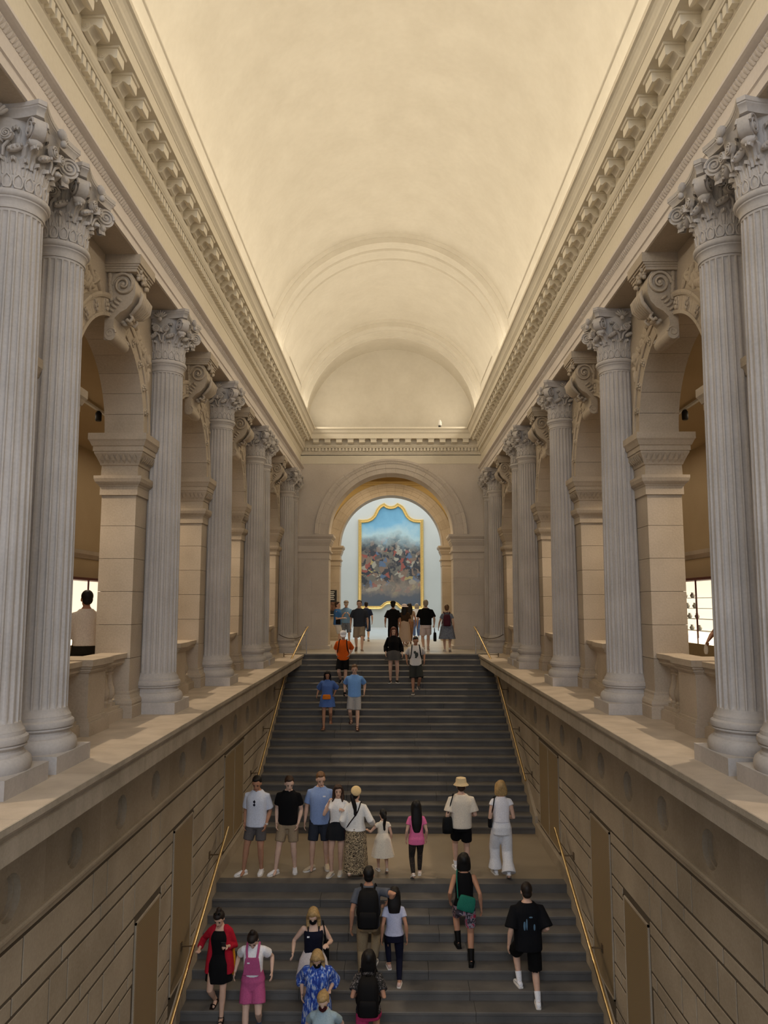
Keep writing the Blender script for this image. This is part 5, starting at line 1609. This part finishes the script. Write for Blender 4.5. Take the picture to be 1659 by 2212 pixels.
STAND = dict(feet=((-0.13, 0.02, 0), (0.12, 0.06, 0)), toe=(22, 14))
POCK = ((-0.205, 0.07, 0.90), (0.205, 0.07, 0.90))
PEOPLE = []
def P(*a, **kw):
    d = {}
    for x in a: d.update(x)
    d.update(kw); p = build(d); PEOPLE.append(p); return p

# mid landing, left to right
p = P(STAND, at=mid(-2.60, 15.45), face=172, H=1.83, skin='tan', hair=('short', 'black'), head=(0.45, 0.1), hands=POCK, feet=((-0.10, -0.02, 0), (0.20, 0.10, 0)), toe=(5, 38),
      label='person in white button shirt and grey shorts looking down, nearest the left rail',
      wear=[('shorts', dict(rgb=(92, 88, 88), length=0.72)), ('top', dict(rgb=(206, 212, 228), z0=0.84, sleeve=0.85, inf=0.022, flare=0.10, loose=0.012)), ('shoes', dict(rgb=WHITE))])
mb = MB()
for z in (1.30, 1.245): mb.ell(p.T @ Vector((0.005, 0.158, z)), (0.022, 0.010, 0.022), 8, 6)
mb.tube([p.T @ Vector((0.0, 0.155, 1.33)), p.T @ Vector((0.0, 0.158, 1.22))], 0.006, 6)
p.add('sunglasses', mb, fabric((14, 16, 34)), label='dark sunglasses hooked on the shirt')
mb = MB(); mb.lathe([(0.032, -0.014), (0.034, 0.0), (0.032, 0.014)], 12); mb.xf(Matrix.Translation(p.wri[0]))
p.add('wristwatch', mb, fabric((200, 200, 200), 0.3))
P(STAND, at=mid(-2.0, 15.52), face=176, H=1.81, skin='pale', hair=('short', 'brown'), head=(0.42, 0.35), hands=POCK, feet=((-0.13, -0.04, 0), (0.20, 0.12, 0)), toe=(12, 35),
  label='person in black polo shirt and khaki shorts with hands in pockets',
  wear=[('shorts', dict(rgb=(150, 132, 108), length=0.80)), ('top', dict(rgb=BLACK, z0=0.87, sleeve=0.62, inf=0.02, loose=0.008)), ('shoes', dict(rgb=WHITE))])
p = P(STAND, at=mid(-1.40, 15.68), face=182, H=1.85, skin='fair', hair=('short', 'lightbrown'), head=(0.35, 0.25), hands=(None, None), feet=((-0.13, -0.06, 0), (0.14, 0.02, 0)), toe=(10, 45),
  label='tall person in light blue t-shirt and dark shorts, third from the left rail',
  wear=[('shorts', dict(rgb=(46, 50, 60), length=0.88)), ('top', dict(rgb=(134, 156, 200), z0=0.82, sleeve=0.72, inf=0.022, loose=0.012)), ('shoes', dict(rgb=(200, 184, 158)))])
mb = MB(); mb.box(-0.025, 0.025, 0, 0.004, -0.012, 0.012); mb.xf(p.T @ Matrix.Translation((-0.085, 0.148, 1.33)))
p.add('chest_logo', mb, fabric(WHITE))
P(STAND, at=mid(-1.03, 15.42), face=170, H=1.66, fem=True, skin='fair', hair=('long', 'brown'), hairlow=-0.22, head=(0.10, 0.3), hands=((-0.17, 0.16, 1.28, (-1, 0.1, -1)), (0.15, 0.17, 1.42, (0.4, 0.3, -1))), curl=(1.0, 1.0),
  feet=((-0.06, -0.02, 0), (0.10, 0.10, 0)), toe=(5, 12), label='person with long brown hair in white t-shirt, hand held to the chin',
  wear=[('skirt', dict(rgb=(30, 32, 36), z0=0.70, flare=0.05)), ('top', dict(rgb=(236, 234, 232), z0=0.97, sleeve=0.5, inf=0.014)), ('shoes', dict(rgb=(222, 210, 190)))])
p5 = P(WALK2, at=mid(-0.68, 15.30), face=-8, H=1.66, fem=True, skin='fair', hair=('pony', 'black'), head=(0.0, -0.35), hands=((-0.22, 0.06, 0.92), (0.33, 0.17, 0.98)), w=1.06,
  label='person in white blouse, leopard-print skirt and cream beret seen from behind',
  wear=[('hat', dict(kind='beret', rgb=(214, 188, 140))), ('skirt', dict(rgb=BLACK, z0=0.13, z1=1.06, flare=0.05, mat=LEO)), ('top', dict(rgb=(236, 234, 230), z0=0.93, sleeve=1.8, inf=0.028, loose=0.02)), ('shoes', dict(rgb=(228, 216, 200), kind='sandal'))])
p5.bag((-0.20, -0.02, 0.84), (0.07, 0.035, 0.085), (34, 16, 18), 'small dark crossbody bag worn by the person in the leopard skirt',
       strap=[p5.T @ Vector((-0.20, -0.04, 0.92)), p5.T @ Vector((-0.10, -0.145, 1.08)), p5.T @ Vector((0.06, -0.15, 1.30)), p5.T @ Vector((0.115, -0.06, 1.475)), p5.T @ Vector((0.08, 0.12, 1.34)), p5.T @ Vector((-0.16, 0.12, 0.98)), p5.T @ Vector((-0.20, 0.0, 0.92))])
P(WALK, at=mid(-0.16, 15.50), face=12, H=1.17, fem=True, child=True, skin='fair', hair=('pony', 'black'), head=(0.0, 0.2), hands=((-0.40, 0.20, 1.13), None), label='small child in a cream dress holding hands on the landing',
  wear=[('skirt', dict(rgb=(232, 222, 204), z0=0.50, z1=1.16, flare=0.15, name='dress_skirt')), ('top', dict(rgb=(232, 222, 204), z0=1.02, sleeve=0.3, inf=0.012, name='dress_top')), ('shoes', dict(rgb=(200, 190, 180)))])
P(WALK2, at=mid(0.48, 15.24), face=4, H=1.40, fem=True, child=True, skin='fair', hair=('long', 'black'), hairlow=-0.42, head=(0.05, 0.0), label='child with long black hair in a pink t-shirt and dark leggings',
  wear=[('shorts', dict(rgb=(28, 25, 24), length=1.94, loose=0.0, name='leggings', mat=spotted('dotted_leggings', hexc(18, 16, 16), hexc(22, 20, 19), hexc(70, 54, 44), 60))), ('top', dict(rgb=(222, 112, 158), z0=0.80, sleeve=0.5, inf=0.02)), ('shoes', dict(rgb=(222, 206, 196)))])
p8 = P(WALK, at=mid(1.36, 15.52), face=2, H=1.77, skin='fair', hair=('short', 'brown'), head=(0.0, 0.0), hands=(None, (0.20, 0.18, 1.02)), w=1.05, label='person in cream bucket hat, off-white t-shirt and black shorts',
  wear=[('shorts', dict(rgb=BLACK, length=0.72, loose=0.025)), ('top', dict(rgb=(222, 212, 196), z0=0.86, sleeve=0.8, inf=0.03, loose=0.028)), ('hat', dict(kind='bucket', rgb=(206, 184, 146))), ('socks', dict(rgb=WHITE, up=0.2)), ('shoes', dict(rgb=WHITE))])
p8.bag((-0.275, -0.07, 0.92), (0.10, 0.07, 0.15), (20, 22, 24), 'black shoulder bag hanging at the side of the person in the bucket hat',
       strap=[(-0.29, -0.07, 1.06), p8.T @ Vector((-0.235, -0.11, 1.25)), p8.T @ Vector((-0.155, -0.04, 1.485)), p8.T @ Vector((-0.20, 0.10, 1.30)), (-0.27, 0.02, 1.06)], name='shoulder_bag')
p9 = P(WALK, at=mid(2.10, 15.26), face=3, H=1.80, fem=True, skin='fair', hair=('bob', 'blond'), head=(0.05, 0.0), hands=((-0.16, 0.20, 1.02), (0.16, 0.20, 1.02)), label='blond person in white sleeveless top and wide white trousers',
  wear=[('shorts', dict(rgb=(228, 228, 232), length=1.94, loose=0.035, hem=0.055, name='trousers', z1=1.10)), ('top', dict(rgb=(230, 228, 234), z0=1.02, sleeve=0.22, inf=0.012)), ('shoes', dict(rgb=WHITE))])
p9.bag((-0.215, 0.0, 1.02), (0.035, 0.06, 0.10), BLACK, 'slim black bag under the arm of the blond person in white',
       strap=[(-0.205, -0.02, 1.10), p9.T @ Vector((-0.165, -0.08, 1.30)), p9.T @ Vector((-0.13, -0.03, 1.472)), p9.T @ Vector((-0.16, 0.08, 1.32)), (-0.21, 0.03, 1.10)], name='shoulder_bag')

# lower flight
p10 = P(DOWN2, at=low(7, -2.66), face=178, H=1.60, fem=True, skin='fair', hair=('bun', 'dark'), head=(0.55, -0.1), hands=((-0.16, 0.24, 1.06), (0.33, 0.20, 0.98)), curl=(0.9, 0.8), label='person in red cardigan and black dress holding the left brass rail',
  wear=[('skirt', dict(rgb=BLACK, z0=0.60, z1=1.08, flare=0.035, name='dress_skirt')), ('top', dict(rgb=BLACK, z0=0.98, sleeve=0, inf=0.014, neck=1.40, name='dress_top')), ('shoes', dict(rgb=(32, 22, 20), kind='sandal'))])
mb = MB()     # open cardigan: two side panels and sleeves
for i in range(2):
    sx = -1 if i == 0 else 1
    s_, e_, w_ = p10.sh[i], p10.elb[i], p10.wri[i]
    limb(mb, [p10.T @ Vector((sx * 0.09, -0.01, 1.42)), s_, s_.lerp(e_, 0.5), e_, e_.lerp(w_, 0.75)], [0.066, 0.062, 0.06, 0.058, 0.055], 12, True, False)
    rs = [solid_ring(p10.T @ Vector((sx * xo, -0.015, z)), (1, 0, 0), (0, 1, 0), rx, ry, 14) for z, xo, rx, ry in ((1.43, 0.105, 0.05, 0.085), (1.30, 0.118, 0.06, 0.115), (1.1, 0.13, 0.07, 0.115), (0.9, 0.155, 0.075, 0.125), (0.72, 0.17, 0.08, 0.13))]
    mb.rings(rs)
rs = [solid_ring(p10.T @ Vector((0, yo, z)), (1, 0, 0), (0, 1, 0), rx, ry, 14) for z, yo, rx, ry in ((1.45, -0.05, 0.11, 0.04), (1.30, -0.075, 0.15, 0.05), (1.0, -0.09, 0.18, 0.05), (0.72, -0.10, 0.20, 0.05))]
mb.rings(rs)
p10.add('cardigan', mb, fabric((168, 28, 46)), 0.0125, 70, label='red open cardigan')
mb = MB()
for sx in (-1, 1): mb.ell(p10.H((sx * 0.035, 0.035, 0.250)), (0.03, 0.022, 0.012), 8, 6, p10.HM.to_3x3())
p10.add('sunglasses', mb, fabric((14, 13, 13), 0.2))
p10.phone(0, 'dark phone held by the person in the red cardigan')
mb = MB(); rs = [solid_ring((-0.19, -0.03, z), (1, 0, 0), (0, 1, 0), w_, 0.03, 10) for z, w_ in ((1.0, 0.02), (0.8, 0.05), (0.6, 0.055), (0.5, 0.04))]
mb.rings(rs)
p10.carried('tote_bag', [('bag', mb, fabric((206, 138, 34)))], 'mustard yellow bag behind the person in the red cardigan', 'bag')
p11 = P(DOWN, at=low(8, -2.08), face=180, H=1.62, fem=True, skin='pale', hair=('bun', 'dark'), head=(0.85, 0.0), hands=((-0.30, 0.08, 0.90), (0.30, 0.08, 0.90)), label='person in pink dungarees over a white t-shirt with head bowed',
  wear=[('top', dict(rgb=WHITE, z0=1.0, sleeve=0.55, inf=0.016, loose=0.014)), ('shorts', dict(rgb=(176, 84, 128), length=0.72, loose=0.04, z1=1.16, inf=0.026, name='dungarees')), ('shoes', dict(rgb=(70, 80, 96)))])
mb = MB()
rs = [solid_ring(p11.T @ Vector((0, yo, z)), (1, 0, 0), (0, 1, 0), rx, 0.022, 12, 4) for z, yo, rx in ((1.05, 0.120, 0.145), (1.18, 0.130, 0.13), (1.30, 0.140, 0.11), (1.315, 0.140, 0.10))]
mb.rings(rs)
for sx in (-1, 1): mb.tube(smooth_path([p11.T @ Vector((sx * 0.08, 0.14, 1.30)), p11.T @ Vector((sx * 0.095, 0.10, 1.42)), p11.T @ Vector((sx * 0.095, 0.0, 1.49)), p11.T @ Vector((sx * 0.07, -0.10, 1.38)), p11.T @ Vector((0, -0.125, 1.1))], 4), 0.02, 6)
p11.add('bib_and_straps', mb, fabric((176, 84, 128)))
mb = MB(); mb.box(-0.02, 0.02, 0, 0.005, -0.01, 0.01); mb.xf(p11.T @ Matrix.Translation((0.055, 0.155, 1.24))); p11.add('patch', mb, fabric(WHITE))
p12 = P(DOWN2, at=low(7, -1.22), face=186, H=1.66, fem=True, skin='pale', hair=('long', 'blond'), hairlow=-0.12, head=(0.55, -0.1), mask=(20, 20, 22), hands=((-0.22, 0.26, 1.05), (0.33, 0.22, 0.93)), label='person in navy tank top and white skirt with a dark face mask',
  wear=[('skirt', dict(rgb=(226, 218, 218), z0=0.66, z1=1.08, flare=0.08)), ('top', dict(rgb=(24, 26, 42), z0=0.96, sleeve=0, inf=0.012, neck=1.36)), ('shoes', dict(rgb=WHITE))])
for sx in (-1, 1):
    mb = MB(); mb.tube([p12.T @ Vector((sx * 0.085, 0.105, 1.34)), p12.T @ Vector((sx * 0.088, 0.075, 1.42)), p12.T @ Vector((sx * 0.085, -0.01, 1.455)), p12.T @ Vector((sx * 0.08, -0.09, 1.35))], 0.011, 6)
    p12.add('strap', mb, fabric((24, 26, 42)))
mb = MB(); mb.box(-0.02, 0.02, 0, 0.005, -0.012, 0.012); mb.xf(p12.T @ Matrix.Translation((0.085, 0.140, 1.30))); p12.add('sticker', mb, fabric(WHITE))
p12.bag((-0.21, -0.06, 1.0), (0.05, 0.07, 0.15), BLACK, 'black shoulder bag of the person in the navy tank top', strap=[(-0.2, -0.06, 1.1), p12.T @ Vector((-0.15, -0.06, 1.47)), p12.T @ Vector((-0.19, 0.07, 1.3)), (-0.21, 0.02, 1.1)], name='shoulder_bag')
P(DOWN, at=low(9, -1.08), face=180, H=1.64, fem=True, skin='fair', hair=('long', 'blond'), hairlow=-0.10, head=(0.7, 0.0), mask=(22, 22, 24), w=1.08, hands=((-0.19, 0.16, 0.98), (0.24, 0.10, 0.90)), label='blond person in a loose blue and white patterned dress',
  wear=[('skirt', dict(rgb=WHITE, z0=0.45, z1=1.12, flare=0.05, mat=BLUEPAT, name='dress_skirt')), ('top', dict(rgb=WHITE, z0=0.98, sleeve=1.45, inf=0.03, loose=0.045, mat=BLUEPAT, name='dress_top')), ('shoes', dict(rgb=(60, 50, 46), kind='sandal'))])
P(DOWN2, at=low(11, -0.93), face=178, H=1.66, fem=True, skin='pale', hair=('pony', 'blond'), head=(0.45, 0.0), mask=(58, 22, 26), label='person in pale blue t-shirt cut off by the bottom of the picture',
  wear=[('shorts', dict(rgb=NAVY, length=1.9, name='trousers')), ('top', dict(rgb=(156, 176, 186), z0=0.84, sleeve=0.6, inf=0.018)), ('shoes', dict(rgb=WHITE))])
p15 = P(UP, at=low(6, -0.37), face=0, H=1.78, skin='tan', hair=('short', 'black'), hands=(None, (0.30, 0.10, 1.20, (1, -0.6, -0.4))), label='person in grey t-shirt and khaki trousers wearing a large black backpack',
  wear=[('shorts', dict(rgb=(150, 132, 104), length=1.92, loose=0.012, name='trousers')), ('top', dict(rgb=(86, 90, 100), z0=0.86, sleeve=0.65, inf=0.018, loose=0.01)), ('shoes', dict(rgb=(190, 186, 180)))])
p15.backpack((14, 14, 16), 'large black backpack on the person in the grey t-shirt', 1.12)
P(UP2, at=low(6, 0.05, 0.13), face=2, H=1.45, fem=True, child=True, skin='tan', hair=('midlong', 'black'), label='child in lilac t-shirt and navy trousers beside the person with the black backpack',
  wear=[('shorts', dict(rgb=(22, 24, 42), length=1.93, loose=0.0, name='trousers')), ('top', dict(rgb=(178, 182, 206), z0=0.92, sleeve=0.5, inf=0.016)), ('shoes', dict(rgb=(196, 168, 160)))])
p17 = P(UP, at=low(10, -0.33), face=0, H=1.66, fem=True, skin='tan', hair=('long', 'black'), hairlow=-0.10, hands=((-0.17, 0.18, 1.1), (0.17, 0.18, 1.1)), label='person with long black hair, black backpack and pink shorts at the bottom',
  wear=[('shorts', dict(rgb=(196, 60, 108), length=0.5, loose=0.02)), ('top', dict(rgb=(24, 22, 24), z0=0.88, sleeve=0.7, inf=0.018, loose=0.02, mat=spotted('black_dotted', hexc(18, 17, 18), hexc(22, 21, 22), hexc(110, 104, 104), 42))), ('shoes', dict(rgb=WHITE))])
p17.backpack((15, 14, 15), 'glossy black backpack on the person with pink shorts', 1.05)
p18 = P(UP2, at=low(5, 1.22), face=0, H=1.74, fem=True, skin='tan', hair=('midlong', 'black'), hairlow=-0.02, hands=((-0.24, 0.12, 0.98), (0.27, 0.02, 0.90)), label='person in black tank top, patterned shorts and black boots climbing the stairs',
  wear=[('shorts', dict(rgb=(120, 110, 122), length=0.75, loose=0.012, mat=spotted('shorts_print', hexc(60, 56, 66), hexc(150, 140, 150), hexc(170, 40, 70), 9))), ('top', dict(rgb=BLACK, z0=0.93, sleeve=0, inf=0.012, neck=1.45)), ('shoes', dict(rgb=(16, 15, 15), kind='boot', sole=(18, 17, 17)))])
p18.bag((0.02, -0.165, 1.0), (0.15, 0.035, 0.12), (34, 110, 92), 'green sling bag across the back of the person in the black tank top', strap=[(-0.12, -0.16, 1.08), p18.T @ Vector((-0.13, -0.1, 1.35)), p18.T @ Vector((-0.115, -0.02, 1.485)), p18.T @ Vector((-0.06, 0.13, 1.3)), p18.T @ Vector((0.16, 0.08, 1.0)), (0.15, -0.15, 1.04)], name='sling_bag', tilt=0.25)
p19 = P(UP, at=low(7, 2.16), face=3, H=1.80, skin='fair', hair=('short', 'dark'), head=(0.1, 0.0), hands=((-0.30, 0.10, 0.86), (0.22, 0.22, 1.0)), w=1.08, feet=((-0.10, 0.33, R_), (0.11, 0.0, 0)), heel=(0.0, 0.0), label='person in black t-shirt and black shorts with white socks, near the right rail',
  wear=[('shorts', dict(rgb=(15, 15, 16), length=1.02, loose=0.04)), ('top', dict(rgb=(17, 18, 22), z0=0.80, sleeve=0.95, inf=0.035, loose=0.04)), ('socks', dict(rgb=WHITE, up=0.32)), ('shoes', dict(rgb=WHITE))])
mb = MB()
for x, z, a, b in ((-0.08, 1.18, 0.018, 0.07), (-0.045, 1.20, 0.014, 0.09), (0.07, 1.16, 0.016, 0.05), (0.02, 1.30, 0.03, 0.012)): mb.ell(p19.T @ Vector((x, -0.170, z)), (a, 0.012, b), 8, 6)
p19.add('back_print', mb, fabric((86, 116, 140)))

# upper flight
FAR = dict(vox=0.0125)
p20 = P(DOWN, FAR, at=up(11, -1.77), face=178, H=1.58, fem=True, skin='tan', hair=('long', 'black'), hairlow=-0.28, head=(0.3, 0.0), hands=((-0.22, 0.1, 0.92), (0.32, 0.08, 0.88)), label='person with long black hair in loose blue dress and orange waist pouch',
  wear=[('skirt', dict(rgb=(84, 114, 178), z0=0.66, z1=1.1, flare=0.06, name='dress_skirt')), ('top', dict(rgb=(84, 114, 178), z0=0.96, sleeve=0.95, inf=0.03, loose=0.04, name='dress_top')), ('shoes', dict(rgb=(150, 110, 88), kind='sandal'))])
p20.bag((-0.0, 0.20, 0.97), (0.13, 0.04, 0.07), (214, 120, 34), 'orange waist pouch of the person in the blue dress', name='waist_pouch')
p21 = P(DOWN2, FAR, at=up(11, -1.02), face=180, H=1.76, skin='fair', hair=('short', 'lightbrown'), head=(0.25, 0.05), curl=(0.4, 0.9), label='person in sky blue polo shirt and pale grey shorts walking down',
  wear=[('shorts', dict(rgb=(168, 166, 166), length=0.92, loose=0.02)), ('top', dict(rgb=(124, 172, 236), z0=0.87, sleeve=0.75, inf=0.02, loose=0.014)), ('shoes', dict(rgb=(70, 46, 38), kind='sandal'))])
p21.phone(1, 'dark phone held by the person in the sky blue polo')
p22 = P(DOWN2, FAR, at=up(5, -1.46), face=176, H=1.70, skin='fair', hair=('short', 'brown'), head=(0.45, 0.1), hands=((-0.21, 0.10, 0.90), (0.21, 0.10, 0.90)), label='person in bright orange t-shirt and white cap at the top steps',
  wear=[('shorts', dict(rgb=BLACK, length=0.85, loose=0.03)), ('top', dict(rgb=(216, 96, 30), z0=0.84, sleeve=0.9, inf=0.025, loose=0.02)), ('hat', dict(kind='cap', rgb=(222, 222, 230))), ('shoes', dict(rgb=(20, 20, 22)))])
p22.backpack((24, 22, 22), 'dark backpack worn by the person in the orange t-shirt', 0.9)
P(STAND, FAR, at=up(5, 0.08), face=182, H=1.70, fem=True, skin='fair', hair=('long', 'auburn'), hairlow=-0.22, head=(0.25, 0.0), feet=((-0.11, 0.0, 0), (0.10, 0.03, 0)), toe=(10, 18), hands=((-0.27, 0.05, 0.90), (0.25, 0.06, 0.92)), label='person with auburn hair in black jacket and short grey skirt',
  wear=[('skirt', dict(rgb=(74, 72, 72), z0=0.72, z1=1.08, flare=0.09)), ('top', dict(rgb=(14, 13, 14), z0=0.92, sleeve=1.7, inf=0.026, loose=0.022, name='jacket')), ('shoes', dict(rgb=(16, 15, 15)))])
p24 = P(DOWN, FAR, at=up(6, 0.74), face=182, H=1.70, skin='tan', hair=('short', 'black'), head=(0.35, 0.0), label='person in white graphic t-shirt and dark cargo shorts',
  wear=[('shorts', dict(rgb=(52, 54, 52), length=1.0, loose=0.04)), ('top', dict(rgb=(222, 218, 216), z0=0.86, sleeve=0.75, inf=0.022, loose=0.02)), ('shoes', dict(rgb=(70, 68, 66)))])
mb = MB()
for x, z, a, b in ((-0.02, 1.20, 0.055, 0.08), (0.03, 1.27, 0.04, 0.05), (0.0, 1.12, 0.035, 0.03)): mb.ell(p24.T @ Vector((x, 0.150, z)), (a, 0.014, b), 10, 6)
p24.add('chest_print', mb, fabric((70, 76, 76)))
p24.backpack((22, 24, 28), 'dark backpack of the person in the white graphic t-shirt', 0.95)

# top landing and the rooms beyond
P(WALK, FAR, at=(-1.11, 27.17, 0), face=182, H=1.80, skin='fair', hair=('short', 'brown'), head=(0.05, -0.1), w=1.10, label='person in charcoal t-shirt and khaki shorts walking out of the arch',
  wear=[('shorts', dict(rgb=(150, 136, 118), length=0.95, loose=0.03)), ('top', dict(rgb=(52, 56, 66), z0=0.86, sleeve=0.75, inf=0.025, loose=0.015)), ('shoes', dict(rgb=(120, 100, 84)))])
p26 = P(STAND, FAR, at=(-2.06, 29.9, 0), face=-95, H=1.72, skin='fair', hair=('short', 'brown'), w=1.08, hands=((-0.12, 0.22, 1.12), (0.12, 0.22, 1.12)), label='person in blue t-shirt and white shorts standing by the left pier',
  wear=[('shorts', dict(rgb=(214, 210, 204), length=0.92, loose=0.03)), ('top', dict(rgb=(64, 112, 172), z0=0.86, sleeve=0.75, inf=0.025)), ('shoes', dict(rgb=(40, 34, 32)))])
p26.bag((0.16, 0.05, 0.98), (0.06, 0.10, 0.10), (16, 16, 18), 'black hip bag of the person in the blue t-shirt and white shorts', name='hip_bag')
P(STAND, FAR, at=(-1.84, 31.8, 0), face=185, H=1.76, skin='fair', hair=('short', 'grey'), head=(0.3, 0), hands=((-0.10, 0.26, 1.22), (0.10, 0.26, 1.22)), label='person in pale blue shirt and cap looking at a phone under the arch',
  wear=[('shorts', dict(rgb=(98, 104, 122), length=1.0, mat=GREYPAT)), ('top', dict(rgb=(118, 156, 196), z0=0.86, sleeve=0.7, inf=0.025)), ('hat', dict(kind='cap', rgb=(150, 140, 130))), ('shoes', dict(rgb=(90, 84, 80)))])
P(WALK, FAR, at=(-1.10, 34.4, 0), face=5, H=1.76, skin='fair', hair=('short', 'dark'), label='person in navy shirt and dark shorts half hidden behind the charcoal t-shirt',
  wear=[('shorts', dict(rgb=(52, 66, 92), length=1.0)), ('top', dict(rgb=(36, 44, 66), z0=0.86, sleeve=0.8, inf=0.02)), ('shoes', dict(rgb=(60, 70, 90)))])
P(WALK2, FAR, at=(0.08, 29.2, 0), face=-4, H=1.76, skin='tan', hair=('short', 'black'), hands=((-0.30, 0.05, 0.88), None), label='person all in black with a dark cap seen from behind under the arch',
  wear=[('shorts', dict(rgb=(20, 19, 20), length=1.2, loose=0.03)), ('top', dict(rgb=(20, 19, 20), z0=0.84, sleeve=0.85, inf=0.025, loose=0.015)), ('hat', dict(kind='cap', rgb=(26, 24, 24))), ('shoes', dict(rgb=(30, 28, 28)))])
P(WALK, FAR, at=(0.53, 30.4, 0), face=-15, H=1.64, fem=True, skin='tan', hair=('long', 'black'), hairlow=-0.2, w=1.12, label='person in white sun hat, brown top and long beige skirt',
  wear=[('skirt', dict(rgb=(188, 168, 152), z0=0.22, z1=1.1, flare=0.06)), ('top', dict(rgb=(64, 48, 34), z0=0.98, sleeve=0.8, inf=0.014)), ('hat', dict(kind='sun', rgb=(218, 204, 204))), ('shoes', dict(rgb=(200, 180, 170)))])
P(WALK2, FAR, at=(0.76, 31.8, 0), face=10, H=1.70, fem=True, skin='tan', hair=('long', 'dark'), hairlow=-0.25, w=1.05, label='person with long dark hair and tan trousers beside the white sun hat',
  wear=[('shorts', dict(rgb=(140, 108, 84), length=1.9, name='trousers')), ('top', dict(rgb=(170, 150, 130), z0=0.98, sleeve=0.4, inf=0.014)), ('shoes', dict(rgb=(150, 120, 100)))])
P(STAND, FAR, at=(1.25, 37.5, 0), face=20, H=1.66, fem=True, skin='fair', hair=('bob', 'grey'), label='distant person in white and navy t-shirt and jeans facing the painting',
  wear=[('shorts', dict(rgb=(86, 104, 140), length=1.9, name='trousers')), ('top', dict(rgb=(226, 226, 232), z0=0.92, sleeve=0.6, inf=0.018)), ('shoes', dict(rgb=WHITE))])
P(STAND, FAR, at=(1.75, 39.5, 0), face=-10, H=1.72, fem=True, skin='fair', hair=('short', 'grey'), label='farthest person, in a white t-shirt with pale hair, near the painting',
  wear=[('shorts', dict(rgb=(120, 120, 130), length=1.9, name='trousers')), ('top', dict(rgb=(236, 236, 238), z0=0.9, sleeve=0.6, inf=0.02)), ('shoes', dict(rgb=WHITE))])
p33 = P(WALK2, FAR, at=(1.23, 27.46, 0), face=2, H=1.81, skin='fair', hair=('short', 'grey'), w=1.08, hands=(None, (0.29, 0.04, 0.88)), curl=(0.3, 1.2), label='grey-haired person in black t-shirt and pale shorts carrying a black bag',
  wear=[('shorts', dict(rgb=(206, 190, 188), length=0.82, loose=0.03)), ('top', dict(rgb=(14, 14, 15), z0=0.90, sleeve=0.8, inf=0.025, loose=0.02)), ('socks', dict(rgb=(200, 180, 168), up=0.15)), ('shoes', dict(rgb=(190, 160, 146)))])
p33.bag((0.31, 0.02, 0.50), (0.05, 0.17, 0.15), (14, 14, 15), 'black carrier bag held by the grey-haired person', strap=[(0.30, -0.08, 0.63), (0.295, -0.03, 0.77), (0.295, 0.05, 0.79), (0.30, 0.11, 0.63)], name='carrier_bag')
p34 = P(WALK, FAR, at=(1.94, 26.94, 0), face=-4, H=1.64, fem=True, skin='fair', hair=('short', 'lightbrown'), w=1.04, hands=((-0.31, 0.08, 0.88), None), label='person in grey patterned dress with a burgundy backpack beside the right pier',
  wear=[('skirt', dict(rgb=WHITE, z0=0.50, z1=1.12, flare=0.11, mat=GREYPAT, name='dress_skirt')), ('top', dict(rgb=WHITE, z0=0.98, sleeve=0.5, inf=0.02, mat=GREYPAT, name='dress_top')), ('shoes', dict(rgb=(206, 196, 190)))])
p34.backpack((74, 30, 44), 'burgundy backpack on the person in the grey patterned dress', 0.86)
# in the aisles
P(STAND, at=(-4.93, 12.5, 0.0), face=35, H=1.86, skin='tan', hair=('short', 'black'), w=1.0, label='person in pale shirt standing behind the balustrade of the first left arch',
  wear=[('shorts', dict(rgb=(40, 36, 30), length=1.9, name='trousers')), ('top', dict(rgb=(214, 204, 194), z0=0.92, sleeve=1.5, inf=0.02)), ('shoes', dict(rgb=(40, 30, 24)))])
pA = P(STAND, at=(5.86, 13.3, 0.0), face=150, H=1.74, skin='brown', hair=('short', 'black'), hands=((-0.24, 0.05, 0.88), (0.42, 0.16, 1.02)), curl=(0.3, 1.2), label='person mostly hidden behind the near right column holding a white cloth',
  wear=[('shorts', dict(rgb=(60, 52, 46), length=1.9, name='trousers')), ('top', dict(rgb=(120, 90, 70), z0=0.9, sleeve=0.6, inf=0.02)), ('shoes', dict(rgb=(40, 30, 24)))])
mb = MB(); c_ = pA.wri[1] + (pA.wri[1] - pA.elb[1]).normalized() * 0.09
mb.rings([solid_ring(c_ + Vector((0.0, 0.0, -t * 0.17)), (1, 0, 0), (0, 1, 0), 0.018 + 0.05 * t - 0.045 * t * t * t, 0.018 + 0.02 * t, 9, 1.6) for t in (0, 0.3, 0.6, 0.85, 1.0)])
pA.carried('cloth', [('cloth', mb, fabric((226, 220, 208)))], 'crumpled white cloth held over the right balustrade', 'cloth')
# ------------------------------------------------------------------ fuse bodies and garments into single surfaces
for o, v, dec in BAKE:
    m = o.modifiers.new('fuse', 'REMESH'); m.mode = 'VOXEL'; m.voxel_size = v; m.use_smooth_shade = True
    m = o.modifiers.new('relax', 'SMOOTH'); m.factor = 0.5; m.iterations = 3
    m = o.modifiers.new('thin', 'DECIMATE'); m.ratio = dec
dg = bpy.context.evaluated_depsgraph_get()
new = [(o, bpy.data.meshes.new_from_object(o.evaluated_get(dg))) for o, v, dec in BAKE]
for o, me in new:
    o.modifiers.clear()
    old = o.data
    o.data = me
    me.name = o.name.split('.')[0]
    me.polygons.foreach_set('use_smooth', [True] * len(me.polygons))
    if old.users == 0: bpy.data.meshes.remove(old)
